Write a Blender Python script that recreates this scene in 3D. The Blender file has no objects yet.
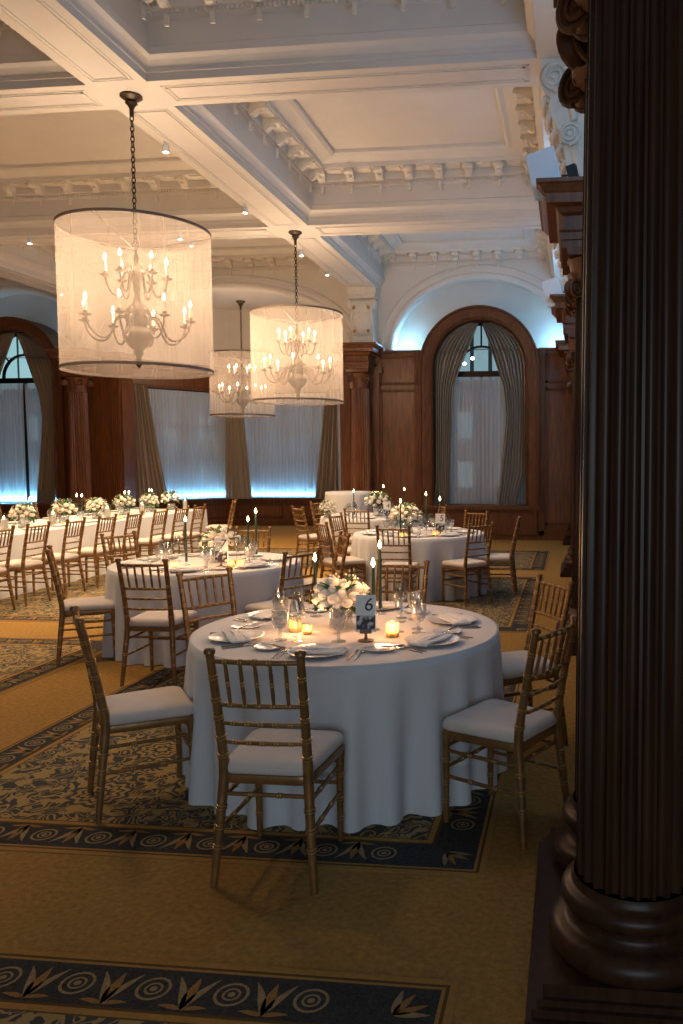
import bpy, math, random
from mathutils import Vector, Matrix, Euler
random.seed(7)
PI = math.pi
sin, cos, rad = math.sin, math.cos, math.radians
scene = bpy.context.scene
col = scene.collection

# ------------------------------------------------------------------ materials
def new_mat(name):
    m = bpy.data.materials.new(name); m.use_nodes = True
    nt = m.node_tree
    for n in list(nt.nodes): nt.nodes.remove(n)
    out = nt.nodes.new('ShaderNodeOutputMaterial')
    return m, nt, out

def principled(name, color, rough=.5, metal=0., bump=0., bscale=40., var=0., vscale=8., spec=.5, coat=0., sheen=0., stretch=None):
    m, nt, out = new_mat(name)
    b = nt.nodes.new('ShaderNodeBsdfPrincipled')
    nt.links.new(b.outputs[0], out.inputs[0])
    b.inputs['Base Color'].default_value = (*color, 1)
    b.inputs['Roughness'].default_value = rough
    b.inputs['Metallic'].default_value = metal
    b.inputs['Specular IOR Level'].default_value = spec
    if coat: b.inputs['Coat Weight'].default_value = coat; b.inputs['Coat Roughness'].default_value = .2
    if sheen: b.inputs['Sheen Weight'].default_value = sheen
    if bump or var:
        tc = nt.nodes.new('ShaderNodeTexCoord')
        src = tc.outputs['Object']
        if stretch:
            mp = nt.nodes.new('ShaderNodeMapping'); mp.inputs['Scale'].default_value = stretch
            nt.links.new(src, mp.inputs[0]); src = mp.outputs[0]
        if var:
            n = nt.nodes.new('ShaderNodeTexNoise'); n.inputs['Scale'].default_value = vscale
            n.inputs['Detail'].default_value = 5
            nt.links.new(src, n.inputs['Vector'])
            r = nt.nodes.new('ShaderNodeValToRGB')
            r.color_ramp.elements[0].position = .3; r.color_ramp.elements[1].position = .7
            r.color_ramp.elements[0].color = (*[c*(1-var) for c in color], 1)
            r.color_ramp.elements[1].color = (*[min(1, c*(1+var)) for c in color], 1)
            nt.links.new(n.outputs[0], r.inputs[0]); nt.links.new(r.outputs[0], b.inputs['Base Color'])
        if bump:
            n2 = nt.nodes.new('ShaderNodeTexNoise'); n2.inputs['Scale'].default_value = bscale
            n2.inputs['Detail'].default_value = 3
            nt.links.new(src, n2.inputs['Vector'])
            bp = nt.nodes.new('ShaderNodeBump'); bp.inputs['Strength'].default_value = bump
            bp.inputs['Distance'].default_value = .01
            nt.links.new(n2.outputs[0], bp.inputs['Height']); nt.links.new(bp.outputs[0], b.inputs['Normal'])
    return m

def emissive(name, color, strength):
    m, nt, out = new_mat(name)
    e = nt.nodes.new('ShaderNodeEmission'); e.inputs[0].default_value = (*color, 1); e.inputs[1].default_value = strength
    nt.links.new(e.outputs[0], out.inputs[0])
    return m

def thin_glass(name, tint=(.92, .94, .95), refl=.12, diff=0., frost=(.8, .8, .8)):
    m, nt, out = new_mat(name)
    t = nt.nodes.new('ShaderNodeBsdfTransparent'); t.inputs[0].default_value = (*tint, 1)
    g = nt.nodes.new('ShaderNodeBsdfGlossy'); g.inputs['Roughness'].default_value = .06
    lw = nt.nodes.new('ShaderNodeLayerWeight'); lw.inputs['Blend'].default_value = .45
    mul = nt.nodes.new('ShaderNodeMath'); mul.operation = 'MULTIPLY_ADD'
    mul.inputs[1].default_value = .42; mul.inputs[2].default_value = refl
    nt.links.new(lw.outputs['Facing'], mul.inputs[0])
    mx = nt.nodes.new('ShaderNodeMixShader')
    nt.links.new(mul.outputs[0], mx.inputs[0]); nt.links.new(t.outputs[0], mx.inputs[1]); nt.links.new(g.outputs[0], mx.inputs[2])
    last = mx
    if diff:
        d = nt.nodes.new('ShaderNodeBsdfDiffuse'); d.inputs[0].default_value = (*frost, 1)
        mx2 = nt.nodes.new('ShaderNodeMixShader'); mx2.inputs[0].default_value = diff
        nt.links.new(mx.outputs[0], mx2.inputs[1]); nt.links.new(d.outputs[0], mx2.inputs[2]); last = mx2
    nt.links.new(last.outputs[0], out.inputs[0])
    return m

def sheer_mat(name, color, transp, transl, weave=0):
    m, nt, out = new_mat(name)
    t = nt.nodes.new('ShaderNodeBsdfTransparent')
    tr = nt.nodes.new('ShaderNodeBsdfTranslucent'); tr.inputs[0].default_value = (*color, 1)
    d = nt.nodes.new('ShaderNodeBsdfDiffuse'); d.inputs[0].default_value = (*color, 1)
    a = nt.nodes.new('ShaderNodeMixShader'); a.inputs[0].default_value = transl
    nt.links.new(d.outputs[0], a.inputs[1]); nt.links.new(tr.outputs[0], a.inputs[2])
    b = nt.nodes.new('ShaderNodeMixShader'); b.inputs[0].default_value = 1-transp
    nt.links.new(t.outputs[0], b.inputs[1]); nt.links.new(a.outputs[0], b.inputs[2])
    if weave:
        tc = nt.nodes.new('ShaderNodeTexCoord'); n = nt.nodes.new('ShaderNodeTexNoise')
        mp = nt.nodes.new('ShaderNodeMapping'); mp.inputs['Scale'].default_value = (weave, weave, .4)
        n.inputs['Scale'].default_value = 1.; n.inputs['Detail'].default_value = 3
        nt.links.new(tc.outputs['Object'], mp.inputs[0]); nt.links.new(mp.outputs[0], n.inputs['Vector'])
        mr = nt.nodes.new('ShaderNodeMapRange'); mr.inputs[1].default_value = .3; mr.inputs[2].default_value = .7
        mr.inputs[3].default_value = 1-transp-.05; mr.inputs[4].default_value = min(1, 1-transp+.05)
        nt.links.new(n.outputs[0], mr.inputs[0]); nt.links.new(mr.outputs[0], b.inputs[0])
    nt.links.new(b.outputs[0], out.inputs[0])
    return m

M = {}
M['plaster'] = principled('cream_plaster', (.70, .66, .60), .75, bump=.12, bscale=60, var=.03, vscale=3)
M['plaster_orn'] = principled('ornament_plaster', (.74, .69, .60), .65, bump=.5, bscale=45, var=.06, vscale=12)
M['gilt'] = principled('old_gilding', (.50, .30, .08), .4, .6, bump=.3, bscale=60)
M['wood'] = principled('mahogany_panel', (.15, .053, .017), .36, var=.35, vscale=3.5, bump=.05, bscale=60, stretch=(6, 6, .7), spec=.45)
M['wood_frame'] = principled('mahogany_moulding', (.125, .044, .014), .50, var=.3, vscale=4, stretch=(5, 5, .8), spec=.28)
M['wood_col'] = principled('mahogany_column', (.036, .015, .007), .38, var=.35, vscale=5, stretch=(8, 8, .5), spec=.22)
M['gold'] = principled('gold_chair_paint', (.235, .115, .036), .38, .4, var=.25, vscale=18, bump=.1, bscale=80)
M['gold_ring'] = principled('bright_gold_ring', (.42, .26, .10), .32, .6)
M['cushion'] = principled('ivory_cushion', (.60, .50, .43), .85, sheen=.2, bump=.08, bscale=120, var=.04)
M['linen'] = principled('white_linen', (.62, .60, .59), .9, sheen=.15, bump=.1, bscale=300)
M['napkin'] = principled('white_napkin', (.70, .69, .67), .9, bump=.3, bscale=60)
M['china'] = principled('white_china', (.72, .72, .72), .15, spec=.6)
M['silver'] = principled('polished_silver', (.70, .68, .64), .2, 1.)
M['dark_metal'] = principled('dark_bronze', (.028, .019, .012), .4, .8)
M['bronze'] = principled('aged_bronze', (.045, .028, .016), .42, .5, var=.3, vscale=30)
M['black'] = principled('matte_black', (.012, .012, .014), .6)
M['steel'] = principled('sign_stand_metal', (.16, .12, .09), .3, .9)
M['glass'] = thin_glass('clear_glass', refl=.05)
M['goblet_glass'] = thin_glass('misted_goblet_glass', diff=.14, frost=(.65, .65, .65))
M['votive_glass'] = None
M['wax_green'] = principled('dark_green_wax', (.012, .045, .024), .45)
M['wax_white'] = principled('white_wax', (.75, .68, .56), .5)
M['candle_tube'] = principled('candle_tube', (.80, .72, .58), .5)
M['flame'] = emissive('candle_flame', (1., .62, .28), 34.)
M['votive_glow'] = emissive('votive_flame', (1., .52, .2), 16.)
M['bulb'] = emissive('warm_bulb', (1., .62, .34), 42.)
M['spot_face'] = emissive('spot_lamp_face', (1., .88, .72), 26.)
M['led'] = emissive('blue_led_strip', (.20, .62, 1.), 6.)
M['petal'] = principled('cream_petals', (.78, .74, .64), .8, sheen=.1, bump=.25, bscale=40)
M['petal_blush'] = principled('blush_petals', (.76, .60, .47), .8, bump=.25, bscale=40)
M['leaf'] = principled('dark_leaf', (.05, .12, .03), .55, var=.3, vscale=30)
M['card'] = principled('white_card', (.78, .78, .76), .7)
M['ink'] = principled('black_ink', (.012, .012, .016), .6)
M['speaker'] = principled('white_speaker', (.62, .66, .70), .5)
M['room_dark'] = principled('night_masonry', (.05, .06, .065), .9)
M['curtain'] = None

# curtain: woven stripe
def stripe_curtain():
    m, nt, out = new_mat('striped_drape')
    b = nt.nodes.new('ShaderNodeBsdfPrincipled'); b.inputs['Roughness'].default_value = .75
    b.inputs['Sheen Weight'].default_value = .3
    uv = nt.nodes.new('ShaderNodeUVMap')
    sep = nt.nodes.new('ShaderNodeSeparateXYZ'); nt.links.new(uv.outputs[0], sep.inputs[0])
    w = nt.nodes.new('ShaderNodeMath'); w.operation = 'SINE'
    k = nt.nodes.new('ShaderNodeMath'); k.operation = 'MULTIPLY'; k.inputs[1].default_value = 150
    nt.links.new(sep.outputs[0], k.inputs[0]); nt.links.new(k.outputs[0], w.inputs[0])
    r = nt.nodes.new('ShaderNodeValToRGB')
    r.color_ramp.elements[0].position = .25; r.color_ramp.elements[0].color = (.25, .20, .14, 1)
    r.color_ramp.elements[1].position = .6; r.color_ramp.elements[1].color = (.40, .33, .24, 1)
    nt.links.new(w.outputs[0], r.inputs[0]); nt.links.new(r.outputs[0], b.inputs['Base Color'])
    nt.links.new(b.outputs[0], out.inputs[0])
    return m
M['curtain'] = stripe_curtain()
M['sheer'] = sheer_mat('sheer_voile', (.66, .68, .70), .16, .5, weave=22)
M['sheer_dim'] = sheer_mat('sheer_voile_plain', (.62, .62, .62), .20, .45, weave=22)
M['shade'] = sheer_mat('organza_shade', (.64, .55, .47), .66, .5, weave=30)
M['shade_band'] = principled('shade_band', (.16, .12, .10), .6)

def votive_glass():
    m, nt, out = new_mat('amber_votive_glass')
    t = nt.nodes.new('ShaderNodeBsdfTransparent'); t.inputs[0].default_value = (1, .85, .62, 1)
    tr = nt.nodes.new('ShaderNodeBsdfTranslucent'); tr.inputs[0].default_value = (.9, .75, .5, 1)
    g = nt.nodes.new('ShaderNodeBsdfGlossy'); g.inputs['Roughness'].default_value = .1
    a = nt.nodes.new('ShaderNodeMixShader'); a.inputs[0].default_value = .45
    b = nt.nodes.new('ShaderNodeMixShader'); b.inputs[0].default_value = .1
    nt.links.new(t.outputs[0], a.inputs[1]); nt.links.new(tr.outputs[0], a.inputs[2])
    nt.links.new(a.outputs[0], b.inputs[1]); nt.links.new(g.outputs[0], b.inputs[2])
    nt.links.new(b.outputs[0], out.inputs[0]); return m
M['votive_glass'] = votive_glass()

def carpet_mat():
    m = principled('ochre_carpet', (.33, .182, .050), .95, bump=1., bscale=200, var=.22, vscale=38, spec=.1)
    return m
M['carpet'] = carpet_mat()
GOLDC = (.31, .165, .045); NAVY = (.040, .038, .036)
M['rug_gold'] = principled('rug_gold_yarn', GOLDC, .95, bump=.6, bscale=250, spec=.1, var=.12, vscale=60)
M['rug_navy'] = principled('rug_navy_yarn', NAVY, .95, bump=.6, bscale=250, spec=.1, var=.35, vscale=90)
M['rug_brown'] = principled('rug_brown_line', (.09, .05, .016), .95, spec=.1)
M['rug_motif'] = principled('rug_tan_yarn', (.25, .175, .085), .95, bump=.4, bscale=250, spec=.1, var=.2, vscale=120)
M['rug_rust'] = principled('rug_rust_yarn', (.23, .12, .038), .95, spec=.1, var=.2, vscale=120)

def rug_field():
    m, nt, out = new_mat('rug_arabesque_field')
    b = nt.nodes.new('ShaderNodeBsdfPrincipled'); b.inputs['Roughness'].default_value = .95
    b.inputs['Specular IOR Level'].default_value = .1
    nt.links.new(b.outputs[0], out.inputs[0])
    tc = nt.nodes.new('ShaderNodeTexCoord'); P = tc.outputs['Object']
    def math_(op, a, bb=None, c=None):
        n = nt.nodes.new('ShaderNodeMath'); n.operation = op
        for i, v in enumerate((a, bb, c)):
            if v is None: continue
            if isinstance(v, (int, float)): n.inputs[i].default_value = v
            else: nt.links.new(v, n.inputs[i])
        return n.outputs[0]
    def noise(scale, det, off=0, dist=0.):
        mp = nt.nodes.new('ShaderNodeMapping'); mp.inputs['Location'].default_value = (off, off*.7, 0)
        nt.links.new(P, mp.inputs[0])
        n = nt.nodes.new('ShaderNodeTexNoise'); n.inputs['Scale'].default_value = scale; n.inputs['Detail'].default_value = det
        n.inputs['Distortion'].default_value = dist
        nt.links.new(mp.outputs[0], n.inputs['Vector']); return n.outputs[0]
    # scrolling vines: level lines of a noise
    n1 = noise(7.5, 0, 0, 1.4)
    saw = math_('PINGPONG', math_('MULTIPLY', n1, 6.), .5)
    vine = math_('LESS_THAN', saw, .17)
    n2 = noise(13, 1, 5, .8)
    leaf = math_('GREATER_THAN', n2, .565)
    # medallions on a lattice
    sx = nt.nodes.new('ShaderNodeSeparateXYZ'); nt.links.new(P, sx.inputs[0])
    def wrap(v, k): return math_('SUBTRACT', math_('MODULO', math_('ADD', v, 100.*k+k/2), k), k/2)
    u = wrap(sx.outputs[0], .78); v = wrap(sx.outputs[1], .62)
    rr = math_('SQRT', math_('ADD', math_('MULTIPLY', u, u), math_('MULTIPLY', v, v)))
    ang = math_('ARCTAN2', v, u)
    pet = math_('MULTIPLY', math_('SINE', math_('MULTIPLY', ang, 10.)), .012)
    r2 = math_('ADD', rr, pet)
    inmed = math_('LESS_THAN', r2, .15)
    ring = math_('LESS_THAN', math_('ABSOLUTE', math_('SUBTRACT', r2, .115)), .012)
    ring2 = math_('LESS_THAN', math_('ABSOLUTE', math_('SUBTRACT', r2, .07)), .014)
    core = math_('LESS_THAN', rr, .03)
    med = math_('MAXIMUM', math_('MAXIMUM', ring, ring2), core)
    base = math_('MAXIMUM', vine, leaf)
    fac = math_('ADD', math_('MULTIPLY', math_('SUBTRACT', 1., inmed), base), math_('MULTIPLY', inmed, med))
    fac = math_('MINIMUM', fac, 1.)
    mix = nt.nodes.new('ShaderNodeMix'); mix.data_type = 'RGBA'
    nt.links.new(fac, mix.inputs[0])
    mix.inputs[6].default_value = (.050, .050, .045, 1); mix.inputs[7].default_value = (.275, .185, .075, 1)
    fine = noise(180, 2, 2)
    mr = math_('MULTIPLY_ADD', fine, .7, .65)
    vm = nt.nodes.new('ShaderNodeVectorMath'); vm.operation = 'SCALE'
    nt.links.new(mix.outputs[2], vm.inputs[0]); nt.links.new(mr, vm.inputs['Scale'])
    nt.links.new(vm.outputs[0], b.inputs['Base Color'])
    return m
M['rug_field'] = rug_field()

def photo_mat():
    m, nt, out = new_mat('black_white_photo_print')
    b = nt.nodes.new('ShaderNodeBsdfPrincipled'); b.inputs['Roughness'].default_value = .5
    tc = nt.nodes.new('ShaderNodeTexCoord'); n = nt.nodes.new('ShaderNodeTexNoise'); n.inputs['Scale'].default_value = 28
    n.inputs['Detail'].default_value = 1
    nt.links.new(tc.outputs['Object'], n.inputs['Vector'])
    r = nt.nodes.new('ShaderNodeValToRGB'); r.color_ramp.elements[0].position = .50; r.color_ramp.elements[1].position = .60
    r.color_ramp.elements[0].color = (.02, .02, .025, 1); r.color_ramp.elements[1].color = (.45, .45, .47, 1)
    nt.links.new(n.outputs[0], r.inputs[0]); nt.links.new(r.outputs[0], b.inputs['Base Color'])
    nt.links.new(b.outputs[0], out.inputs[0]); return m
M['photo'] = photo_mat()

# ------------------------------------------------------------------ mesh builder
class MB:
    def __init__(s): s.v = []; s.f = []; s.m = []; s.uv = None
    def add(s, vs, fs, mi=0):
        o = len(s.v); s.v += [tuple(p) for p in vs]
        s.f += [tuple(i+o for i in f) for f in fs]; s.m += [mi]*len(fs)
    def quad(s, a, b, c, d, mi=0): s.add([a, b, c, d], [(0, 1, 2, 3)], mi)
    def box(s, x0, x1, y0, y1, z0, z1, mi=0, M_=None):
        vs = [Vector(p) for p in ((x0,y0,z0),(x1,y0,z0),(x1,y1,z0),(x0,y1,z0),(x0,y0,z1),(x1,y0,z1),(x1,y1,z1),(x0,y1,z1))]
        if M_ is not None: vs = [M_ @ p for p in vs]
        s.add(vs, [(0,3,2,1),(4,5,6,7),(0,1,5,4),(1,2,6,5),(2,3,7,6),(3,0,4,7)], mi)
    def lathe(s, prof, n=24, c=(0,0,0), mi=0, cap=True, M_=None, fn=None):
        vs = []; fs = []
        for r, z in prof:
            for i in range(n):
                t = 2*PI*i/n; k = fn(t, z) if fn else 1
                p = Vector((r*k*cos(t), r*k*sin(t), z))
                if M_ is not None: p = M_ @ p
                vs.append((p.x+c[0], p.y+c[1], p.z+c[2]))
        for j in range(len(prof)-1):
            for i in range(n):
                a = j*n+i; b = j*n+(i+1) % n
                fs.append((a, b, b+n, a+n))
        if cap:
            fs.append(tuple(range(n-1, -1, -1))); fs.append(tuple((len(prof)-1)*n+i for i in range(n)))
        s.add(vs, fs, mi)
    def tube(s, pts, rs, n=8, mi=0, closed=False):
        pts = [Vector(p) for p in pts]; N = len(pts)
        if isinstance(rs, (int, float)): rs = [rs]*N
        vs = []; fs = []; up = None
        for i, p in enumerate(pts):
            if closed: t = pts[(i+1) % N]-pts[i-1]
            else: t = pts[min(i+1, N-1)]-pts[max(i-1, 0)]
            if t.length < 1e-9: t = Vector((0,0,1))
            t.normalize()
            if up is None:
                up = Vector((0,0,1)) if abs(t.z) < .9 else Vector((1,0,0))
            a = t.cross(up); 
            if a.length < 1e-6: a = t.cross(Vector((0,1,0)))
            a.normalize(); b = t.cross(a).normalized(); up = -b if (-b).dot(up) > 0 else b
            for k in range(n):
                th = 2*PI*k/n
                vs.append(p + (a*cos(th)+b*sin(th))*rs[i])
        for i in range(N if closed else N-1):
            j = (i+1) % N
            for k in range(n):
                fs.append((i*n+k, i*n+(k+1) % n, j*n+(k+1) % n, j*n+k))
        if not closed:
            fs.append(tuple(range(n-1, -1, -1))); fs.append(tuple((N-1)*n+k for k in range(n)))
        s.add(vs, fs, mi)
    def sweep(s, path, prof, mi=0, closed=False):
        """path: list of (point, outward, up) frames; prof: (out, up) pairs"""
        vs = []; fs = []; n = len(prof)
        for p, o, u in path:
            p = Vector(p); o = Vector(o); u = Vector(u)
            vs += [p+o*a+u*b for a, b in prof]
        N = len(path)
        for i in range(N if closed else N-1):
            j = (i+1) % N
            for k in range(n-1): fs.append((i*n+k, i*n+k+1, j*n+k+1, j*n+k))
        s.add(vs, fs, mi)
    def build(s, name, mats, parent=None, smooth=False, loc=None, autos=None):
        me = bpy.data.meshes.new(name)
        me.from_pydata(s.v, [], s.f)
        if not isinstance(mats, (list, tuple)): mats = [mats]
        for m in mats: me.materials.append(m)
        me.polygons.foreach_set('material_index', s.m)
        if s.uv:
            ul = me.uv_layers.new(name='UVMap')
            for l in me.loops: ul.data[l.index].uv = s.uv[l.vertex_index]
        if smooth: me.polygons.foreach_set('use_smooth', [True]*len(me.polygons))
        me.validate(); me.update()
        if autos: me.set_sharp_from_angle(angle=rad(autos))
        o = bpy.data.objects.new(name, me); col.objects.link(o)
        if parent is not None: o.parent = parent
        if loc: o.location = loc
        return o

def tag(o, label=None, cat=None, group=None, kind=None):
    if label: o['label'] = label
    if cat: o['category'] = cat
    if group: o['group'] = group
    if kind: o['kind'] = kind
    return o
def thing(name, label, cat, loc=(0,0,0), rz=0, group=None):
    o = bpy.data.objects.new(name, None); col.objects.link(o)
    o.empty_display_size = .1
    o.location = loc; o.rotation_euler = (0, 0, rz)
    return tag(o, label, cat, group)
def struct(o, label=None): return tag(o, label, None, None, 'structure')
kids = {}
def copy_tree(o, loc, rz=None, label=None, group=None):
    def cp(x, par):
        c = x.copy(); col.objects.link(c)
        if par is not None: c.parent = par; c.matrix_parent_inverse = x.matrix_parent_inverse
        for ch in KIDS(x): cp(ch, c)
        return c
    c = cp(o, None)
    c.location = loc
    if rz is not None: c.rotation_euler = (0, 0, rz)
    if label: c['label'] = label
    if group: c['group'] = group
    return c
def KIDS(x):
    k = x.name
    if k not in kids: kids[k] = [q for q in bpy.data.objects if q.parent == x]
    return kids[k]

# ------------------------------------------------------------------ key dimensions
BEAM_Z = 5.23; CEIL_Z = 6.10
WALL_Y = 16.9
XR = -.30                       # right end of the aisle coffers
LB = (-4.57, -3.96)             # long beam 1
LB2 = (-10.95, -10.35)          # long beam 2
TY = [(2.65, 3.22), (7.40, 7.93), (12.09, 12.69)]
TOPZ = 3.97                     # top of the wood panelling

# ------------------------------------------------------------------ floor
b = MB(); b.quad((-17,-3,0),(4,-3,0),(4,22,0),(-17,22,0))
struct(b.build('floor', M['carpet']), 'ochre patterned wall-to-wall carpet ground')

def rug(x0, x1, y0, y1, label, motifs=True, sides='nsew'):
    mb = MB()
    mats = [M['rug_gold'], M['rug_brown'], M['rug_navy'], M['rug_motif'], M['rug_field'], M['rug_rust']]
    rings = [(0,0),(.028,0),(.040,1),(.052,0),(.245,2),(.258,1),(.285,0),(.292,1)]
    z = .004; prev = 0.
    for d, mi in rings:
        if d == 0: continue
        a = prev; c = d
        o = [(x0+a,y0+a),(x1-a,y0+a),(x1-a,y1-a),(x0+a,y1-a)]
        i = [(x0+c,y0+c),(x1-c,y0+c),(x1-c,y1-c),(x0+c,y1-c)]
        for k in range(4):
            j = (k+1) % 4
            mb.quad((*o[k],z),(*o[j],z),(*i[j],z),(*i[k],z), mi)
        prev = d
    d = prev
    mb.quad((x0+d,y0+d,z),(x1-d,y0+d,z),(x1-d,y1-d,z),(x0+d,y1-d,z), 4)
    # rim
    for (ax,ay),(bx,by) in (((x0,y0),(x1,y0)),((x1,y0),(x1,y1)),((x1,y1),(x0,y1)),((x0,y1),(x0,y0))):
        mb.quad((ax,ay,0),(bx,by,0),(bx,by,z),(ax,ay,z), 0)
    zz = z+.0012
    def ringm(cx, cy, ro, ri, mi=3, n=18):
        vs = []
        for k in range(n):
            t = 2*PI*k/n; vs += [(cx+ro*cos(t), cy+ro*sin(t), zz), (cx+ri*cos(t), cy+ri*sin(t), zz)]
        mb.add(vs, [(2*k, 2*((k+1) % n), 2*((k+1) % n)+1, 2*k+1) for k in range(n)], mi)
    def petal(cx, cy, ang, ln, w, mi, curl=0.):
        n = 7; L = []; R_ = []
        for k in range(n+1):
            t = k/n; a2 = ang+curl*t
            px_ = cx+ln*t*cos(ang+curl*t*.5); py_ = cy+ln*t*sin(ang+curl*t*.5)
            ww = w*sin(PI*min(1, t**.8))*.5+.001
            L.append((px_-ww*sin(a2), py_+ww*cos(a2), zz)); R_.append((px_+ww*sin(a2), py_-ww*cos(a2), zz))
        mb.add(L+R_, [(k, n+1+k, n+2+k, k+1) for k in range(n)], mi)
    if motifs:
        off = .1485
        def run(p, q, nrm):
            p = Vector(p); q = Vector(q); L_ = (q-p).length; d_ = (q-p)/L_
            n = max(1, int(round(L_/.262))); st = L_/n
            a0 = math.atan2(nrm[1], nrm[0])
            for k in range(n):
                c = p+d_*(st*(k+.5))
                ringm(c.x, c.y, .056, .046); ringm(c.x, c.y, .030, .022); ringm(c.x, c.y, .012, .001)
                if k < n-1:
                    e = p+d_*(st*(k+1)); bx, by = e.x-nrm[0]*.085, e.y-nrm[1]*.085
                    petal(bx, by, a0, .15, .034, 5)
                    petal(bx, by, a0+.25, .165, .024, 3, .35); petal(bx, by, a0-.25, .165, .024, 3, -.35)
                    petal(bx, by, a0+1.15, .08, .018, 5, .5); petal(bx, by, a0-1.15, .08, .018, 5, -.5)
        A = (x0+off, y0+off); B = (x1-off, y0+off); C = (x1-off, y1-off); D = (x0+off, y1-off)
        g = .17
        if 's' in sides: run((A[0]+g,A[1]),(B[0]-g,B[1]),(0,-1))
        if 'n' in sides: run((D[0]+g,D[1]),(C[0]-g,C[1]),(0,1))
        if 'e' in sides: run((B[0],B[1]+g),(C[0],C[1]-g),(1,0))
        if 'w' in sides: run((A[0],A[1]+g),(D[0],D[1]-g),(-1,0))
        for (cx_, cy_), an in ((A, 5*PI/4), (B, -PI/4), (C, PI/4), (D, 3*PI/4)):
            bx = cx_-.09*cos(an); by = cy_-.09*sin(an)
            for da in (-.7, -.3, .3, .7): petal(bx+.04*cos(an), by+.04*sin(an), an+da, .115, .024, 3 if abs(da) > .5 else 5)
    o = mb.build('carpet_rug', mats)
    return tag(o, label, 'rug', 'navy and gold bordered rug panels')
rug(-3.30, -.34, -1.2, 2.47, 'navy and gold bordered rug panel at the very front, nearest the camera')
rug(-3.30, -.33, 3.12, 6.93, 'navy and gold bordered rug panel under the foreground round table')
rug(-3.30, -.32, 7.72, 11.45, 'navy and gold bordered rug panel under the round table behind the foreground one')
rug(-3.30, -.32, 12.12, 14.79, 'navy and gold rug panel on the floor nearest the right arched window')
rug(-10.2, -4.05, -1.2, 2.47, 'wide rug panel at the near left, mostly outside the picture')
rug(-10.2, -4.05, 3.12, 7.02, 'wide patterned rug panel left of the gold walkway, before the long table')
rug(-10.2, -4.05, 7.74, 14.8, 'wide patterned rug panel beneath the long table and its chairs')

# ------------------------------------------------------------------ ceiling
def ceiling():
    mb = MB(); zz = BEAM_Z
    xs = [-17, LB2[0], LB2[1], LB[0], LB[1], XR, 3.]
    for x0, x1 in (LB2, LB):
        mb.quad((x0,-3,zz),(x0,16.95,zz),(x1,16.95,zz),(x1,-3,zz))
    for y0, y1 in TY:
        for x0, x1 in ((-17,LB2[0]),(LB2[1],LB[0]),(LB[1],XR)):
            mb.quad((x0,y0,zz),(x0,y1,zz),(x1,y1,zz),(x1,y0,zz))
    mb.quad((XR,-3,zz),(XR,17,zz),(3,17,zz),(3,-3,zz))
    # coffers: mitred profile rings + panel
    prof = [(0,5.23),(0,5.30),(.015,5.305),(.015,5.35),(.05,5.40),(.085,5.43),(.09,5.50),(.06,5.52),(.06,5.74),(.09,5.76),(.10,5.80),(.14,5.82),(.14,5.93),
            (.36,5.935),(.37,5.99),(.42,6.01),(.50,6.04),(.56,6.02),(.60,6.05),(.60,6.10)]
    cx = [(-17,LB2[0]),(LB2[1],LB[0]),(LB[1],XR)]
    cy = [(-3,2.65),(3.22,7.40),(7.93,12.09),(12.69,16.96)]
    for x0, x1 in cx:
        for yi, (y0, y1) in enumerate(cy):
            last = yi == 3
            for side in range(4):
                pr = prof
                if last and side == 2: pr = prof[8:]
                vs = []
                for d, z in pr:
                    c = [(x0+d,y0+d),(x1-d,y0+d),(x1-d,y1-d),(x0+d,y1-d)]
                    a = c[side]; e = c[(side+1) % 4]
                    vs += [(*a, z), (*e, z)]
                mb.add(vs, [(2*k, 2*k+2, 2*k+3, 2*k+1) for k in range(len(pr)-1)])
            d = .60
            mb.quad((x0+d,y0+d,6.1),(x0+d,y1-d,6.1),(x1-d,y1-d,6.1),(x1-d,y0+d,6.1))
    # raised frames under the beams
    def frame(x0, x1, y0, y1):
        for a, w, h in ((.0, .012, .006), (.035, .02, .010)):
            X0, X1, Y0, Y1 = x0+a, x1-a, y0+a, y1-a
            for bx in ((X0,X1,Y0,Y0+w),(X0,X1,Y1-w,Y1),(X0,X0+w,Y0,Y1),(X1-w,X1,Y0,Y1)):
                mb.box(*bx, zz-h, zz)
    segs = [(3.22,7.40),(7.93,12.09),(12.69,16.2)]
    for x0, x1 in (LB2, LB):
        for a, c in segs: frame(x0+.1, x1-.1, a+.05, c-.05)
    for y0, y1 in TY[1:]:
        for x0, x1 in cx: frame(x0+.08, x1-.08, y0+.1, y1-.1)
    o = mb.build('ceiling', M['plaster'])
    struct(o, 'cream coffered plaster ceiling with panelled beams')
ceiling()

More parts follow.
